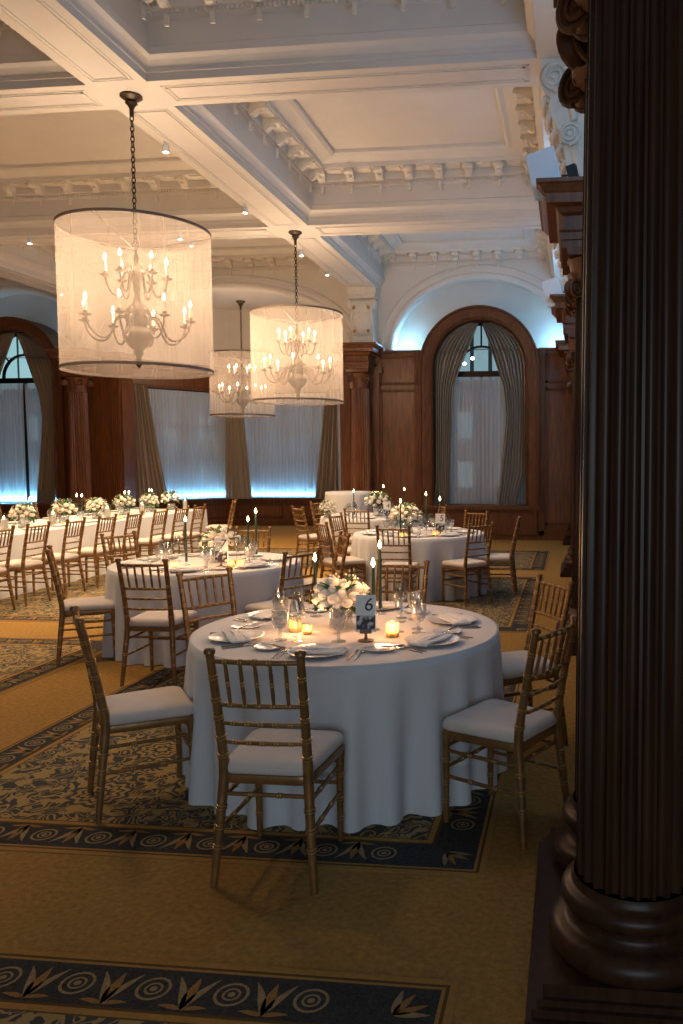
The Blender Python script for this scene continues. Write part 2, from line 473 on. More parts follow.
def modillion():
    mb = MB()
    # local: y out from the wall, x width, z down from 0
    prof = [(0,0),(.20,0),(.215,-.02),(.215,-.055),(.19,-.075),(.15,-.07),(.11,-.085),(.06,-.13),(.02,-.14),(0,-.13)]
    for w, k in ((.055, 1.), (.035, 1.06)):
        vs = [(-w, p*k, z*k) for p, z in prof]+[(w, p*k, z*k) for p, z in prof]; n = len(prof)
        mb.add(vs, [tuple(range(n)), tuple(range(2*n-1, n-1, -1))]+[(i, i+n, (i+1) % n+n, (i+1) % n) for i in range(n)])
    for sx in (-1, 1):
        mb.tube([(sx*.03,.185,-.05),(sx*.075,.185,-.05)], .032, 8)
    mb.lathe([(0,-.03),(.03,-.02),(.036,0),(.03,.02),(0,.03)], 8, (0,.12,-.09), cap=False)
    return mb
MOD = modillion()
def cornice_run(name, label, x0, x1, y0, y1, sides):
    mb = MB()
    def put(cx_, cy_, ang, blk):
        c, s = cos(ang), sin(ang)
        mb.add([(cx_+c*x-s*y, cy_+s*x+c*y, z+5.935) for x, y, z in MOD.v], MOD.f)
        # sunk panel between
        mtx = Matrix.Translation((cx_, cy_, 5.935)) @ Matrix.Rotation(ang, 4, 'Z')
        mb.box(blk/2-.10, blk/2+.10, .03, .19, -.022, 0, 0, mtx)
        mb.box(-.02, .02, -.005, .02, -.30, -.20, 0, mtx)
        for k in range(10):   # egg and dart under the bed mould
            mb.box(blk*(k/10)-.014, blk*(k/10)+.010, -.045, -.015, -.165, -.135, 0, mtx)
    d = .14
    if 'f' in sides:   # far side, facing the camera (-y)
        L = x1-x0-2*d-.3; n = int(round(L/.46)); st = L/n
        for k in range(n+1): put(x0+d+.15+st*k, y1-d, PI, -st)
    if 'l' in sides:
        L = y1-y0-2*d-.3; n = int(round(L/.46)); st = L/n
        for k in range(n+1): put(x0+d, y0+d+.15+st*k, -PI/2, -st)
    if 'r' in sides:
        L = y1-y0-2*d-.3; n = int(round(L/.46)); st = L/n
        for k in range(n+1): put(x1-d, y0+d+.15+st*k, PI/2, -st)
    struct(mb.build(name, M['plaster_orn']), label)
k = 0
for xi, (x0, x1) in enumerate([(-17,LB2[0]),(LB2[1],LB[0]),(LB[1],XR)]):
    for (y0, y1) in [(3.22,7.40),(7.93,12.09),(12.69,16.96)]:
        k += 1
        cornice_run('trim_%d' % k, 'row of scrolled plaster brackets around a ceiling coffer', x0, x1, y0, y1, 'f' if xi == 0 else 'flr')

# ------------------------------------------------------------------ far wall
def ell(cx, a, b_, zs, x):
    t = (x-cx)/a
    return zs+b_*math.sqrt(max(0, 1-t*t)) if abs(t) < 1 else None
def arch_plate(mb, x0, x1, z0, z1, Y, arches, depth=0., n=48, mi=0):
    """wall plate at Y between x0..x1 and z0..z1 with elliptical openings (cx,a,b,zs) ; depth = soffit depth (towards +Y)"""
    xs = set([x0, x1])
    for cx, a, b_, zs in arches:
        for k in range(n+1):
            x = cx-a*cos(PI*k/n)
            if x0 <= x <= x1: xs.add(round(x, 5))
    xs = sorted(xs)
    def zb(x, xm):
        for cx, a, b_, zs in arches:
            if abs(xm-cx) < a: return ell(cx, a, b_, zs, x) or zs
        return z0
    for p, q in zip(xs[:-1], xs[1:]):
        xm = (p+q)/2; za, zb_ = zb(p, xm), zb(q, xm)
        inside = any(abs(xm-c[0]) < c[1] for c in arches)
        mb.quad((p,Y,za),(q,Y,zb_),(q,Y,z1),(p,Y,z1), mi)
        if inside and depth: mb.quad((p,Y,za),(p,Y+depth,za),(q,Y+depth,zb_),(q,Y,zb_), mi)

AX, LX, NX = -1.87, -12.33, -7.43        # arch centres: right aisle, left aisle, nave bay
mb = MB()
arch_plate(mb, -17, 3, 3.9, 6.15, WALL_Y, [(AX,1.90,1.50,4.0),(LX,1.90,1.50,4.0),(NX,2.85,1.42,4.03)], .55)
# lunette backs with the window opening cut out
for cx in (AX, LX):
    arch_plate(mb, cx-2., cx+2., 3.9, 5.75, WALL_Y+.5, [(cx,1.12,1.12,3.66)], .1)
    mb.quad((cx-2,WALL_Y-.1,TOPZ),(cx-2,WALL_Y+.5,TOPZ),(cx-1.12,WALL_Y+.5,TOPZ),(cx-1.12,WALL_Y-.1,TOPZ))
    mb.quad((cx+1.12,WALL_Y-.1,TOPZ),(cx+1.12,WALL_Y+.5,TOPZ),(cx+2,WALL_Y+.5,TOPZ),(cx+2,WALL_Y-.1,TOPZ))
# bay ceiling and back plaster above panelling
mb.quad((-10.4,WALL_Y+.5,5.5),(-4.5,WALL_Y+.5,5.5),(-4.5,21.2,5.5),(-10.4,21.2,5.5))
struct(mb.build('wall_far', M['plaster']), 'pale plaster upper wall with three arched recesses')
# arch mouldings
def arch_mould(mb, cx, a, b_, zs, Y, prof, n=48):
    path = []
    for k in range(n+1):
        t = PI*k/n
        nx, nz = cos(t)/a, sin(t)/b_; l = math.hypot(nx, nz)
        path.append(((cx+a*cos(t), Y, zs+b_*sin(t)), (nx/l, 0, nz/l), (0,-1,0)))
    mb.sweep(path, prof)
mb = MB()
for cx, a, b_, zs in ((AX,1.90,1.50,4.0),(LX,1.90,1.50,4.0),(NX,2.85,1.42,4.03)):
    arch_mould(mb, cx, a, b_, zs, WALL_Y, [(-.06,-.3),(-.06,-.02),(-.03,.03),(0,.05),(.04,.05),(.06,.02),(.15,.02),(.17,.045),(.20,.045),(.22,0)])
struct(mb.build('trim_30', M['plaster']), 'moulded plaster bands around the three wall arches')

# wood panelling of the aisle walls with arched window
def panel_wall(name, label, cx, x0, x1, yw=16.8):
    mb = MB(); a, zs, sill = 1.0, 3.60, .72
    def solid(xa, xb, za, zb): mb.quad((xa,yw,za),(xb,yw,za),(xb,yw,zb),(xa,yw,zb))
    solid(x0, cx-a, 0, TOPZ); solid(cx+a, x1, 0, TOPZ); solid(cx-a, cx+a, 0, sill)
    mb.quad((x0,yw,TOPZ),(x1,yw,TOPZ),(x1,yw+.12,TOPZ),(x0,yw+.12,TOPZ))
    n = 24
    for k in range(n):  # spandrels under TOPZ
        xa, xb = cx-a*cos(PI*k/n), cx-a*cos(PI*(k+1)/n)
        za, zb = ell(cx,a,a,zs,xa) or zs, ell(cx,a,a,zs,xb) or zs
        if min(za, zb) < TOPZ: mb.quad((xa,yw,min(za,TOPZ)),(xb,yw,min(zb,TOPZ)),(xb,yw,TOPZ),(xa,yw,TOPZ))
    # jambs
    for s in (-1, 1): mb.quad((cx+s*a,yw,sill),(cx+s*a,yw+.5,sill),(cx+s*a,yw+.5,zs),(cx+s*a,yw,zs))
    mb.quad((cx-a,yw,sill),(cx+a,yw,sill),(cx+a,yw+.5,sill),(cx-a,yw+.5,sill))
    for k in range(n):
        t0, t1 = PI*k/n, PI*(k+1)/n
        mb.quad((cx+a*cos(t0),yw,zs+a*sin(t0)),(cx+a*cos(t1),yw,zs+a*sin(t1)),(cx+a*cos(t1),yw+.5,zs+a*sin(t1)),(cx+a*cos(t0),yw+.5,zs+a*sin(t0)))
    # surround
    prof = [(-.03,.0),(-.03,.05),(.0,.09),(.04,.07),(.06,.075),(.15,.10),(.20,.10),(.215,.14),(.25,.14),(.255,-.10)]
    path = [((cx+a,yw,sill),(1,0,0),(0,-1,0))]
    for k in range(33):
        t = PI*k/32; path.append(((cx+a*cos(t),yw,zs+a*sin(t)),(cos(t),0,sin(t)),(0,-1,0)))
    path.append(((cx-a,yw,sill),(-1,0,0),(0,-1,0)))
    mb.sweep(path, prof, 1)
    path2 = [((cx+(a+.25)*cos(PI*k/32), yw+.5, zs+(a+.25)*sin(PI*k/32)), (cos(PI*k/32),0,sin(PI*k/32)), (0,-1,0)) for k in range(33)]
    mb.sweep(path2, [(0,0),(0,.62)], 1)
    # sill board, chair rail, base, panels
    mb.box(cx-a-.28, cx+a+.28, yw-.16, yw+.02, sill-.08, sill-.0, 1)
    mb.box(cx-a-.2, cx+a+.2, yw-.10, yw+.02, .12, sill-.08, 1)
    def fr(xa, xb, za, zb, w=.05, h=.035):
        for q in ((xa,xb,za,za+w),(xa,xb,zb-w,zb),(xa,xa+w,za,zb),(xb-w,xb,za,zb)): mb.box(q[0],q[1],yw-h,yw+.01,q[2],q[3],1)
    for s in (-1, 1):
        lo, hi = (x0, cx-a-.26) if s < 0 else (cx+a+.26, x1)
        fr(lo+.12, hi-.06, .32, 3.16); fr(lo+.12, hi-.06, 3.26, 3.86)
        # broad pilaster strip beside the surround
        xa, xb = (cx-a-.36, cx-a-.25) if s < 0 else (cx+a+.25, cx+a+.36)
        mb.box(xa, xb, yw-.06, yw+.01, .1, TOPZ, 1)
    mb.box(x0, x1, yw-.06, yw+.01, 0, .2, 1); mb.box(x0, x1, yw-.03, yw+.01, .2, .24, 1)
    mb.box(x0, cx-a-.24, yw-.07, yw+.12, TOPZ-.05, TOPZ+.0, 1); mb.box(cx+a+.24, x1, yw-.07, yw+.12, TOPZ-.05, TOPZ+.0, 1)
    struct(mb.build(name, [M['wood'], M['wood_frame']]), label)
panel_wall('wall_aisle_right', 'mahogany panelled wall around the right arched window', AX, -4.1, 1.5)
panel_wall('wall_aisle_left', 'mahogany panelled wall around the left arched window', LX, -16.5, -10.75)

# arched windows
def arched_window(name, label, cx, yw=17.22):
    mb = MB(); zs, sill, a = 3.60, .72, 1.0
    # glass
    n = 24; vs = [(cx-a,yw,sill),(cx+a,yw,sill)]+[(cx+a*cos(PI*k/n),yw,zs+a*sin(PI*k/n)) for k in range(n+1)]
    g = MB(); g.add(vs, [tuple(range(len(vs)))])
    root = mb
    path = [((cx+a,yw,sill),(1,0,0),(0,-1,0))]+[((cx+a*cos(PI*k/24),yw,zs+a*sin(PI*k/24)),(cos(PI*k/24),0,sin(PI*k/24)),(0,-1,0)) for k in range(25)]+[((cx-a,yw,sill),(-1,0,0),(0,-1,0))]
    mb.sweep(path, [(.02,-.03),(-.08,-.03),(-.08,.04),(.02,.04)])
    mb.box(cx-a, cx+a, yw-.05, yw+.03, 3.44, 3.56)
    mb.box(cx-a, cx+a, yw-.05, yw+.03, sill, sill+.08)
    mb.box(cx-.035, cx+.035, yw-.04, yw+.03, sill, 3.5)
    path = [((cx+.52*cos(PI*k/20),yw,3.56+.52*sin(PI*k/20)),(cos(PI*k/20),0,sin(PI*k/20)),(0,-1,0)) for k in range(21)]
    mb.sweep(path, [(.02,-.03),(-.02,-.03),(-.02,.04),(.02,.04),(.02,-.03)])
    for t in (45, 90, 135):
        t = rad(t); mb.tube([(cx+.52*cos(t),yw,3.56+.52*sin(t)),(cx+a*cos(t),yw,zs+a*sin(t))], .02, 6)
    w = mb.build(name, M['dark_metal']); struct(w, label)
    g.build('window_glass', M['glass'], w)
arched_window('window_1', 'arched window with fan light in the right aisle wall', AX)
arched_window('window_2', 'arched window with fan light at the left end wall', LX)

# ------------------------------------------------------------------ bow of the bay
BAY = [(-10.32,17.0),(-10.12,17.75),(-8.65,19.95),(-5.75,19.95),(-4.70,17.75),(-4.5,17.0)]
def bay():
    mb = MB()
    for (x0,y0),(x1,y1) in zip(BAY[:-1], BAY[1:]):
        p = Vector((x0,y0,0)); q = Vector((x1,y1,0)); d = (q-p); L = d.length; d.normalize(); nrm = Vector((d.y,-d.x,0))
        if nrm.y > 0 and abs(d.y) < .99: nrm = -nrm
        m = Matrix(((d.x, nrm.x, 0, p.x), (d.y, nrm.y, 0, p.y), (0, 0, 1, 0), (0, 0, 0, 1)))
        def bx(a, c, o0, o1, z0, z1, mi=0): mb.box(a, c, o0, o1, z0, z1, mi, m)
        bx(-.1, L+.1, -.1, .0, 0, .70, 0); bx(-.1, L+.1, -.02, .10, .66, .72, 1); bx(-.1, L+.1, -.02, .04, 0, .14, 1)
        bx(-.1, L+.1, -.1, .0, 3.42, 4.02, 0); bx(-.1, L+.1, -.02, .09, 3.40, 3.47, 1); bx(-.1, L+.1, -.02, .16, 3.93, 4.02, 1); bx(-.1, L+.1, -.02, .10, 3.84, 3.93, 1)
        n = max(1, int(L/1.1)); w = L/n
        for k in range(n):
            a, c = k*w+.1, (k+1)*w-.1
            for q4 in ((a,c,.20,.24),(a,c,.54,.58),(a,a+.04,.20,.58),(c-.04,c,.20,.58)): bx(q4[0], q4[1], -.01, .025, q4[2], q4[3], 1)
        if L < 1.5: bx(-.02, L+.02, -.1, 0, .7, 3.42, 0)
        bx(-.08, .08, -.08, .05, .7, 3.42, 1); bx(L-.08, L+.08, -.08, .05, .7, 3.42, 1)
        mb.quad(m @ Vector((-.1,0,4.0)), m @ Vector((L+.1,0,4.0)), m @ Vector((L+.1,0,5.6)), m @ Vector((-.1,0,5.6)), 2)
    struct(mb.build('wall_bay', [M['wood'], M['wood_frame'], M['plaster']]), 'bowed window bay wall of dark wood below and pale plaster above')
bay()
def bay_window(name, label, p, q, ts):
    p = Vector((*p,0)); q = Vector((*q,0)); d = q-p; L = d.length; d.normalize(); nrm = Vector((-d.y,d.x,0))
    m = Matrix(((d.x, nrm.x, 0, p.x+nrm.x*.06), (d.y, nrm.y, 0, p.y+nrm.y*.06), (0,0,1,0), (0,0,0,1)))
    mb = MB()
    for a in ts: mb.box(a*L-.03, a*L+.03, -.03, .03, .7, 3.42, 0, m)
    for z in (.72, 1.66, 2.52, 3.38): mb.box(0, L, -.025, .025, z-.03, z+.03, 0, m)
    w = mb.build(name, M['dark_metal']); struct(w, label)
    g = MB(); g.quad(*[m @ Vector(v) for v in ((0,.02,.7),(L,.02,.7),(L,.02,3.42),(0,.02,3.42))]); g.build('window_glass', M['glass'], w)
bay_window('window_3', 'left slanting window of the bay', BAY[1], BAY[2], (0,.25,.5,.75,1))
bay_window('window_4', 'middle window of the bay', BAY[2], BAY[3], (0,.25,.5,.75,1))
bay_window('window_5', 'right slanting window of the bay', BAY[3], BAY[4], (0,.25,.5,.75,1))

# ------------------------------------------------------------------ curtains
def curtain(name, label, cat, fl, fr_, mat, folds, amp, nz=40, z0=.74, z1=3.4, smooth=True, frame=None, group=None, per=10):
    """fl(z), fr(z): left/right edge (along axis u); frame maps (u, out, z) -> world"""
    mb = MB(); n = folds*per; uv = []
    for j in range(nz+1):
        z = z0+(z1-z0)*j/nz; a = fl(z); c = fr_(z); w = c-a
        for i in range(n+1):
            t = i/n; ph = t*folds*2*PI
            o = amp*min(1, w/(folds*.03)) * (sin(ph+.6*sin(ph*.37+z))+.25*sin(ph*2.3+z*1.3))
            mb.v.append(tuple(frame(a+w*t, o, z))); uv.append((t*folds*.35, z))
    for j in range(nz):
        for i in range(n):
            q = j*(n+1)+i; mb.f.append((q, q+1, q+n+2, q+n+1)); mb.m.append(0)
    mb.uv = uv
    o = mb.build(name, mat, smooth=smooth)
    return tag(o, label, cat, group)

def lerp(pts, z):
    pts = sorted(pts)
    if z <= pts[0][0]: return pts[0][1]
    for (a, x), (b_, y) in zip(pts[:-1], pts[1:]):
        if z <= b_:
            t = (z-a)/(b_-a); t = t*t*(3-2*t) if False else t
            return x+(y-x)*t
    return pts[-1][1]
def archx(z, zs=3.60, a=.96):
    return a if z < zs else math.sqrt(max(.0004, a*a-(z-zs)**2))
def arch_drapes(cx, tagn, y=17.02):
    fr = lambda u, o, z: Vector((cx+u, y-.06+o, z))
    curtain('drape', 'striped taupe drape tied back on the left of the %s arched window' % tagn, 'curtain',
            lambda z: -archx(z)-(.06 if z < 1.2 else 0)*(1.2-z)*2, lambda z: lerp([(.74,-.66),(2.9,-.58),(3.2,-.56),(3.6,-.42),(4.1,-.20),(4.55,-.02)], z), M['curtain'], 8, .060, 44, .72, 4.53, frame=fr)
    curtain('drape', 'striped taupe drape tied back on the right of the %s arched window' % tagn, 'curtain',
            lambda z: lerp([(.74,.36),(1.6,.44),(2.6,.56),(3.2,.50),(3.6,.36),(4.1,.20),(4.55,.03)], z), lambda z: min(archx(z), lerp([(.74,.78),(1.4,.96)], z)), M['curtain'], 8, .060, 44, .72, 4.53, frame=fr)
arch_drapes(AX, 'right')
arch_drapes(LX, 'left')
fr = lambda u, o, z: Vector((AX+u, 17.10+o, z))
curtain('sheer_curtain', 'plain pale sheer curtain hanging across the right arched window', 'curtain', lambda z: -.96, lambda z: .96, M['sheer_dim'], 22, .018, 10, .73, 3.42, frame=fr, per=6)
frl = lambda u, o, z: Vector((LX+u, 17.10+o, z))
curtain('sheer_curtain', 'left half of the sheer curtain glowing blue in the left arched window', 'curtain', lambda z: -.96, lambda z: .02+.012*z*0-(.0), M['sheer'], 12, .018, 10, .73, 3.42, frame=frl, per=6)
curtain('sheer_curtain', 'right half of the sheer curtain glowing blue in the left arched window', 'curtain', lambda z: .07+.02*(3.4-z)*.3, lambda z: .96, M['sheer'], 12, .018, 10, .73, 3.42, frame=frl, per=6)

def seg_frame(p, q, inset):
    p = Vector((*p,0)); q = Vector((*q,0)); d = (q-p).normalized(); nrm = Vector((d.y,-d.x,0))
    return lambda u, o, z: Vector((p.x+d.x*u+nrm.x*(inset+o), p.y+d.y*u+nrm.y*(inset+o), z)), (q-p).length
f1, L1 = seg_frame(BAY[1], BAY[2], .10)
curtain('sheer_curtain', 'sheer curtain over the left slanting window of the bay', 'curtain', lambda z: .15, lambda z: L1-.05, M['sheer'], 30, .02, 8, .73, 3.36, frame=f1, per=6)
f2, L2 = seg_frame(BAY[2], BAY[3], .10)
curtain('sheer_curtain', 'sheer curtain over the middle window of the bay', 'curtain', lambda z: .05, lambda z: L2-.05, M['sheer'], 32, .02, 8, .73, 3.36, frame=f2, per=6)
f3, L3 = seg_frame(BAY[3], BAY[4], .10)
curtain('sheer_curtain', 'sheer curtain over the right slanting window of the bay beside the column', 'curtain', lambda z: .05, lambda z: L3-.15, M['sheer_dim'], 30, .02, 8, .73, 3.36, frame=f3, per=6)
g1, _ = seg_frame(BAY[1], BAY[2], .20)
curtain('drape', 'striped taupe drape at the left end of the bay, beside the mahogany pilaster', 'curtain', lambda z: -.12-.0*z, lambda z: lerp([(.7,.80),(1.6,.62),(3.4,.32)], z), M['curtain'], 7, .05, 20, .70, 3.42, frame=g1)
g2, _ = seg_frame(BAY[2], BAY[3], .22)
curtain('drape', 'striped taupe drape between the left and middle bay windows', 'curtain', lambda z: lerp([(.7,-.50),(3.4,-.28)], z), lambda z: lerp([(.7,.62),(3.4,.40)], z), M['curtain'], 8, .05, 20, .70, 3.42, frame=g2)
curtain('drape', 'striped taupe drape between the middle and right bay windows', 'curtain', lambda z: L2-lerp([(.7,.62),(3.4,.32)], z), lambda z: L2+lerp([(.7,.25),(3.4,.2)], z), M['curtain'], 7, .05, 20, .70, 3.42, frame=g2)

# ------------------------------------------------------------------ columns
def flute(n=24, depth=.085):
    def fn(t, z):
        u = (t*n/(2*PI)) % 1.
        if u < .14 or u > .86: return 1.
        k = (u-.14)/.72; return 1-depth*math.sqrt(max(0, 1-(2*k-1)**2))
    return fn
def shaft(mb, c, r0, r1, z0, z1, n=24, spf=8, depth=.085, mi=0):
    prof = []
    for k in range(9):
        t = k/8; r = r0+(r1-r0)*(t**1.3); prof.append((r, z0+(z1-z0)*t))
    mb.lathe([(r0*1.04,z0-.03),(r0*1.04,z0)], n*2, c, mi)
    mb.lathe(prof, n*spf, c, mi, True, None, flute(n, depth))
def col_base(mb, c, R, z0, h, mi=0):
    pr = []
    def torus(rc, zc, rr, k=8):
        for i in range(k+1):
            t = -PI/2+PI*i/k; pr.append((rc+rr*cos(t), zc+rr*sin(t)))
    pr.append((R*1.2, z0)); torus(R*1.22, z0+h*.20, h*.20); pr.append((R*1.17, z0+h*.42)); pr.append((R*1.10, z0+h*.47)); pr.append((R*1.08, z0+h*.55)); pr.append((R*1.13, z0+h*.60))
    torus(R*1.10, z0+h*.74, h*.13); pr.append((R*1.06, z0+h*.90)); pr.append((R*1.04, z0+h))
    mb.lathe(pr, 48, c, mi)
def volute(mb, c, R, out, w, mi=0):
    """spiral scroll in a vertical plane; out = horizontal direction of the plane (unit vec), axis = perpendicular"""
    out = Vector(out).normalized(); ax = Vector((-out.y, out.x, 0)); c = Vector(c)
    for s in (-1, 1):
        pts = []; rs = []
        for k in range(40):
            t = k/39; a = -PI*.5+t*2.3*2*PI*.9; r = R*(1-.86*t)
            pts.append(c+ax*(s*w*.62)+out*(r*cos(a))*s*0+out*(r*cos(a))+Vector((0,0,1))*(-r*sin(a)*-1)); rs.append(R*.15*(1-.6*t))
        mb.tube(pts, rs, 6, mi)
    m = Matrix.Translation(c) @ Matrix(((ax.x, 0, out.x, 0), (ax.y, 0, out.y, 0), (0, 1, 0, 0), (0, 0, 0, 1)))
    rot = Vector((0,0,1)).rotation_difference(ax).to_matrix().to_4x4()
    mb.lathe([(R*.9,-w*.42),(R*.98,-w*.5),(R*.8,-w*.44),(R*.3,-w*.47),(R*.22,-w*.6),(.001,-w*.62)][::-1]+[(R*.7,-w*.2),(R*.62,0),(R*.7,w*.2)]+[(R*.9,w*.42),(R*.98,w*.5),(R*.8,w*.44),(R*.3,w*.47),(R*.22,w*.6),(.001,w*.62)], 18, c, mi, False, rot)
def capital(mb, c, R, z0, h, mi=0, leaves=True, vz=.52, vr=.36):
    cx, cy = c[0], c[1]
    mb.lathe([(R*1.0,z0),(R*1.10,z0+.012),(R*1.10,z0+.03),(R*.98,z0+.04),(R*1.0,z0+h*.35),(R*1.15,z0+h*.7),(R*1.25,z0+h*.8)], 24, (cx,cy,0), mi)
    for k in range(4):
        a = PI/4+k*PI/2; d = Vector((cos(a), sin(a), 0))
        volute(mb, Vector((cx,cy,z0+h*vz))+d*R*1.32, R*vr, d, R*.30, mi)
    if leaves:
        for k in range(12):
            a = 2*PI*k/12; d = Vector((cos(a), sin(a), 0)); s = Vector((-sin(a), cos(a), 0)); hh = h*(.55 if k % 2 else .38)
            vs = []
            for j in range(6):
                t = j/5; rr = R*1.02+R*.12*t+(R*.16*max(0, t-.6)/.4); zz = z0+hh*min(1, t*1.15)-(.02 if j == 5 else 0)
                w = R*.20*(1-.75*t**2)
                p = Vector((cx,cy,zz))+d*rr
                vs += [p-s*w, p+d*.012, p+s*w]
            mb.add(vs, [(3*j+q, 3*j+q+1, 3*j+q+4, 3*j+q+3) for j in range(5) for q in range(2)], mi)
    A = R*1.36
    for z, e in ((z0+h*.84, 0), (z0+h*.91, .02)):
        n = 8; vs = []
        for k in range(4):
            for j in range(n):
                t = j/n; a0 = -PI/4+k*PI/2; p = Vector((cos(a0),sin(a0)))*A*1.28; q = Vector((cos(a0+PI/2),sin(a0+PI/2)))*A*1.28
                v = p.lerp(q, t); v = v*(1-.13*sin(PI*t))*(1+e); vs.append((cx+v.x, cy+v.y))
        m_ = len(vs); zt = z+h*.08
        mb.add([(*v, z) for v in vs]+[(*v, zt) for v in vs], [(i, (i+1) % m_, (i+1) % m_+m_, i+m_) for i in range(m_)]+[tuple(range(m_-1,-1,-1)), tuple(range(m_, 2*m_))], mi)
def entab(mb, x0, x1, y0, y1, z0, z1, mi=0, sc=1.):
    """entablature block: prof (overhang, z)"""
    h = z1-z0
    prof = [(0,z0),(.0,z0+.12*h),(.015,z0+.13*h),(.015,z0+.24*h),(.03,z0+.27*h),(-.01,z0+.30*h),(-.01,z0+.52*h),(.03,z0+.56*h),(.05,z0+.64*h),(.13,z0+.66*h),(.14,z0+.80*h),(.16,z0+.84*h),(.19,z0+.92*h),(.21,z0+.94*h),(.21,z1)]
    vs = []
    for o, z in prof:
        o *= sc; vs += [(x0-o,y0-o,z),(x1+o,y0-o,z),(x1+o,y1+o,z),(x0-o,y1+o,z)]
    fs = [(4*k+q, 4*k+(q+1) % 4, 4*k+4+(q+1) % 4, 4*k+4+q) for k in range(len(prof)-1) for q in range(4)]
    fs += [(3,2,1,0), tuple(4*(len(prof)-1)+i for i in range(4))]
    mb.add(vs, fs, mi)

CX = .210; R0, R1 = .182, .160
def column_pair(yc, which, near=False):
    y0, y1 = yc-.56, yc+.56
    th = thing('column_pair', 'dark fluted mahogany column pair, %s' % which, 'column', (CX, yc, 0), 0, 'mahogany column pairs of the colonnade')
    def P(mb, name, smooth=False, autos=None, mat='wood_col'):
        mb.v = [(x-CX, y-yc, z) for x, y, z in mb.v]
        return mb.build(name, M[mat], th, smooth=smooth, autos=autos)
    mb = MB()
    xl, xr = -.12, .55
    mb.box(xl, xr, y0, y1, 0, .05); mb.box(xl+.018, xr-.018, y0+.018, y1-.018, .05, .075)
    mb.box(xl+.035, xr-.035, y0+.035, y1-.035, .075, .095); mb.box(xl+.05, xr-.05, y0+.05, y1-.05, .095, .135)
    P(mb, 'plinth')
    for k, yy in enumerate((yc-.275, yc+.275)):
        mb = MB(); col_base(mb, (CX,yy,0), R0, .135, .24); P(mb, 'column_base', True, 50)
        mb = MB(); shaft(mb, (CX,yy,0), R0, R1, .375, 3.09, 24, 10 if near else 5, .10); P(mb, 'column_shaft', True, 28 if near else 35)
        mb = MB(); capital(mb, (CX,yy), R1*1.18, 3.07, .39, 0, True, .14, .42); P(mb, 'capital', True, 40, 'wood_frame')
    mb = MB(); entab(mb, -.07, .50, yc-.50, yc+.50, 3.45, 3.96); P(mb, 'entablature_block', mat='wood_frame')
    return th
column_pair(2.80, 'huge in the right foreground, nearest the camera', True)
column_pair(7.42, 'second pair back along the right side')
column_pair(12.05, 'third pair back along the right side')
column_pair(16.35, 'farthest pair, at the end wall right of the arched window')

# outer wall above the colonnade
mb = MB()
mb.quad((.62,-3,3.96),(.62,17,3.96),(.62,17,6.15),(.62,-3,6.15))
mb.quad((-.30,-3,5.23),(-.30,17,5.23),(-.30,17,6.15),(-.30,-3,6.15))
struct(mb.build('wall_right', M['plaster']), 'plaster upper wall behind the right colonnade')
mb = MB(); mb.quad((3.2,-3,0),(3.2,17,0),(3.2,17,6),(3.2,-3,6)); struct(mb.build('wall_right_outer', M['wood']), 'dark wood outer wall beyond the right colonnade')
mb = MB(); mb.quad((-16.6,-3,0),(-16.6,17,0),(-16.6,17,6.1),(-16.6,-3,6.1)); struct(mb.build('wall_left', M['plaster']), 'plain left wall outside the picture')

# columns flanking the bay
def bay_column(x, which):
    yc = 16.42
    th = thing('fluted_column', 'fluted mahogany column on a pedestal %s' % which, 'column', (x, yc, 0))
    def P(mb, name, mat='wood', **k):
        mb.v = [(a-x, b_-yc, c) for a, b_, c in mb.v]; return mb.build(name, M[mat], th, **k)
    mb = MB(); mb.box(x-.34, x+.34, yc-.30, yc+.36, 0, .14); mb.box(x-.29, x+.29, yc-.25, yc+.33, .14, .64); mb.box(x-.33, x+.33, yc-.29, yc+.35, .64, .70)
    P(mb, 'pedestal')
    mb = MB(); col_base(mb, (x,yc,0), .205, .70, .17); P(mb, 'column_base', smooth=True, autos=50)
    mb = MB(); shaft(mb, (x,yc,0), .215, .185, .87, 3.16, 24, 6, .11); P(mb, 'column_shaft', smooth=True, autos=35)
    mb = MB(); capital(mb, (x,yc), .185, 3.14, .40); P(mb, 'capital', smooth=True, autos=40)
    mb = MB(); entab(mb, x-.24, x+.24, yc-.24, yc+.40, 3.54, 4.04); P(mb, 'entablature_block')
bay_column(-4.31, 'at the right end of the window bay')
bay_column(-10.55, 'at the left end of the window bay')
# pilaster fields beside them
mb = MB()
for x0, x1 in ((-4.85,-3.95),(-10.95,-9.75)):
    mb.box(x0, x1, 16.78, 17.25, 0, 4.0)
    for xx in (x0+.04, x1-.24):
        mb.box(xx, xx+.20, 16.73, 16.79, .72, 3.2)
        for q in range(4): mb.box(xx+.02+.045*q, xx+.04+.045*q, 16.715, 16.74, .8, 3.15)
        mb.box(xx-.02, xx+.22, 16.70, 16.79, 3.2, 3.5); mb.box(xx-.04, xx+.24, 16.68, 16.79, 0, .72)
    mb.box(x0-.05, x1+.05, 16.66, 17.2, 3.5, 3.62); mb.box(x0-.10, x1+.10, 16.60, 17.2, 3.92, 4.03)
struct(mb.build('trim_31', M['wood']), 'mahogany pilaster piers at both ends of the bay')

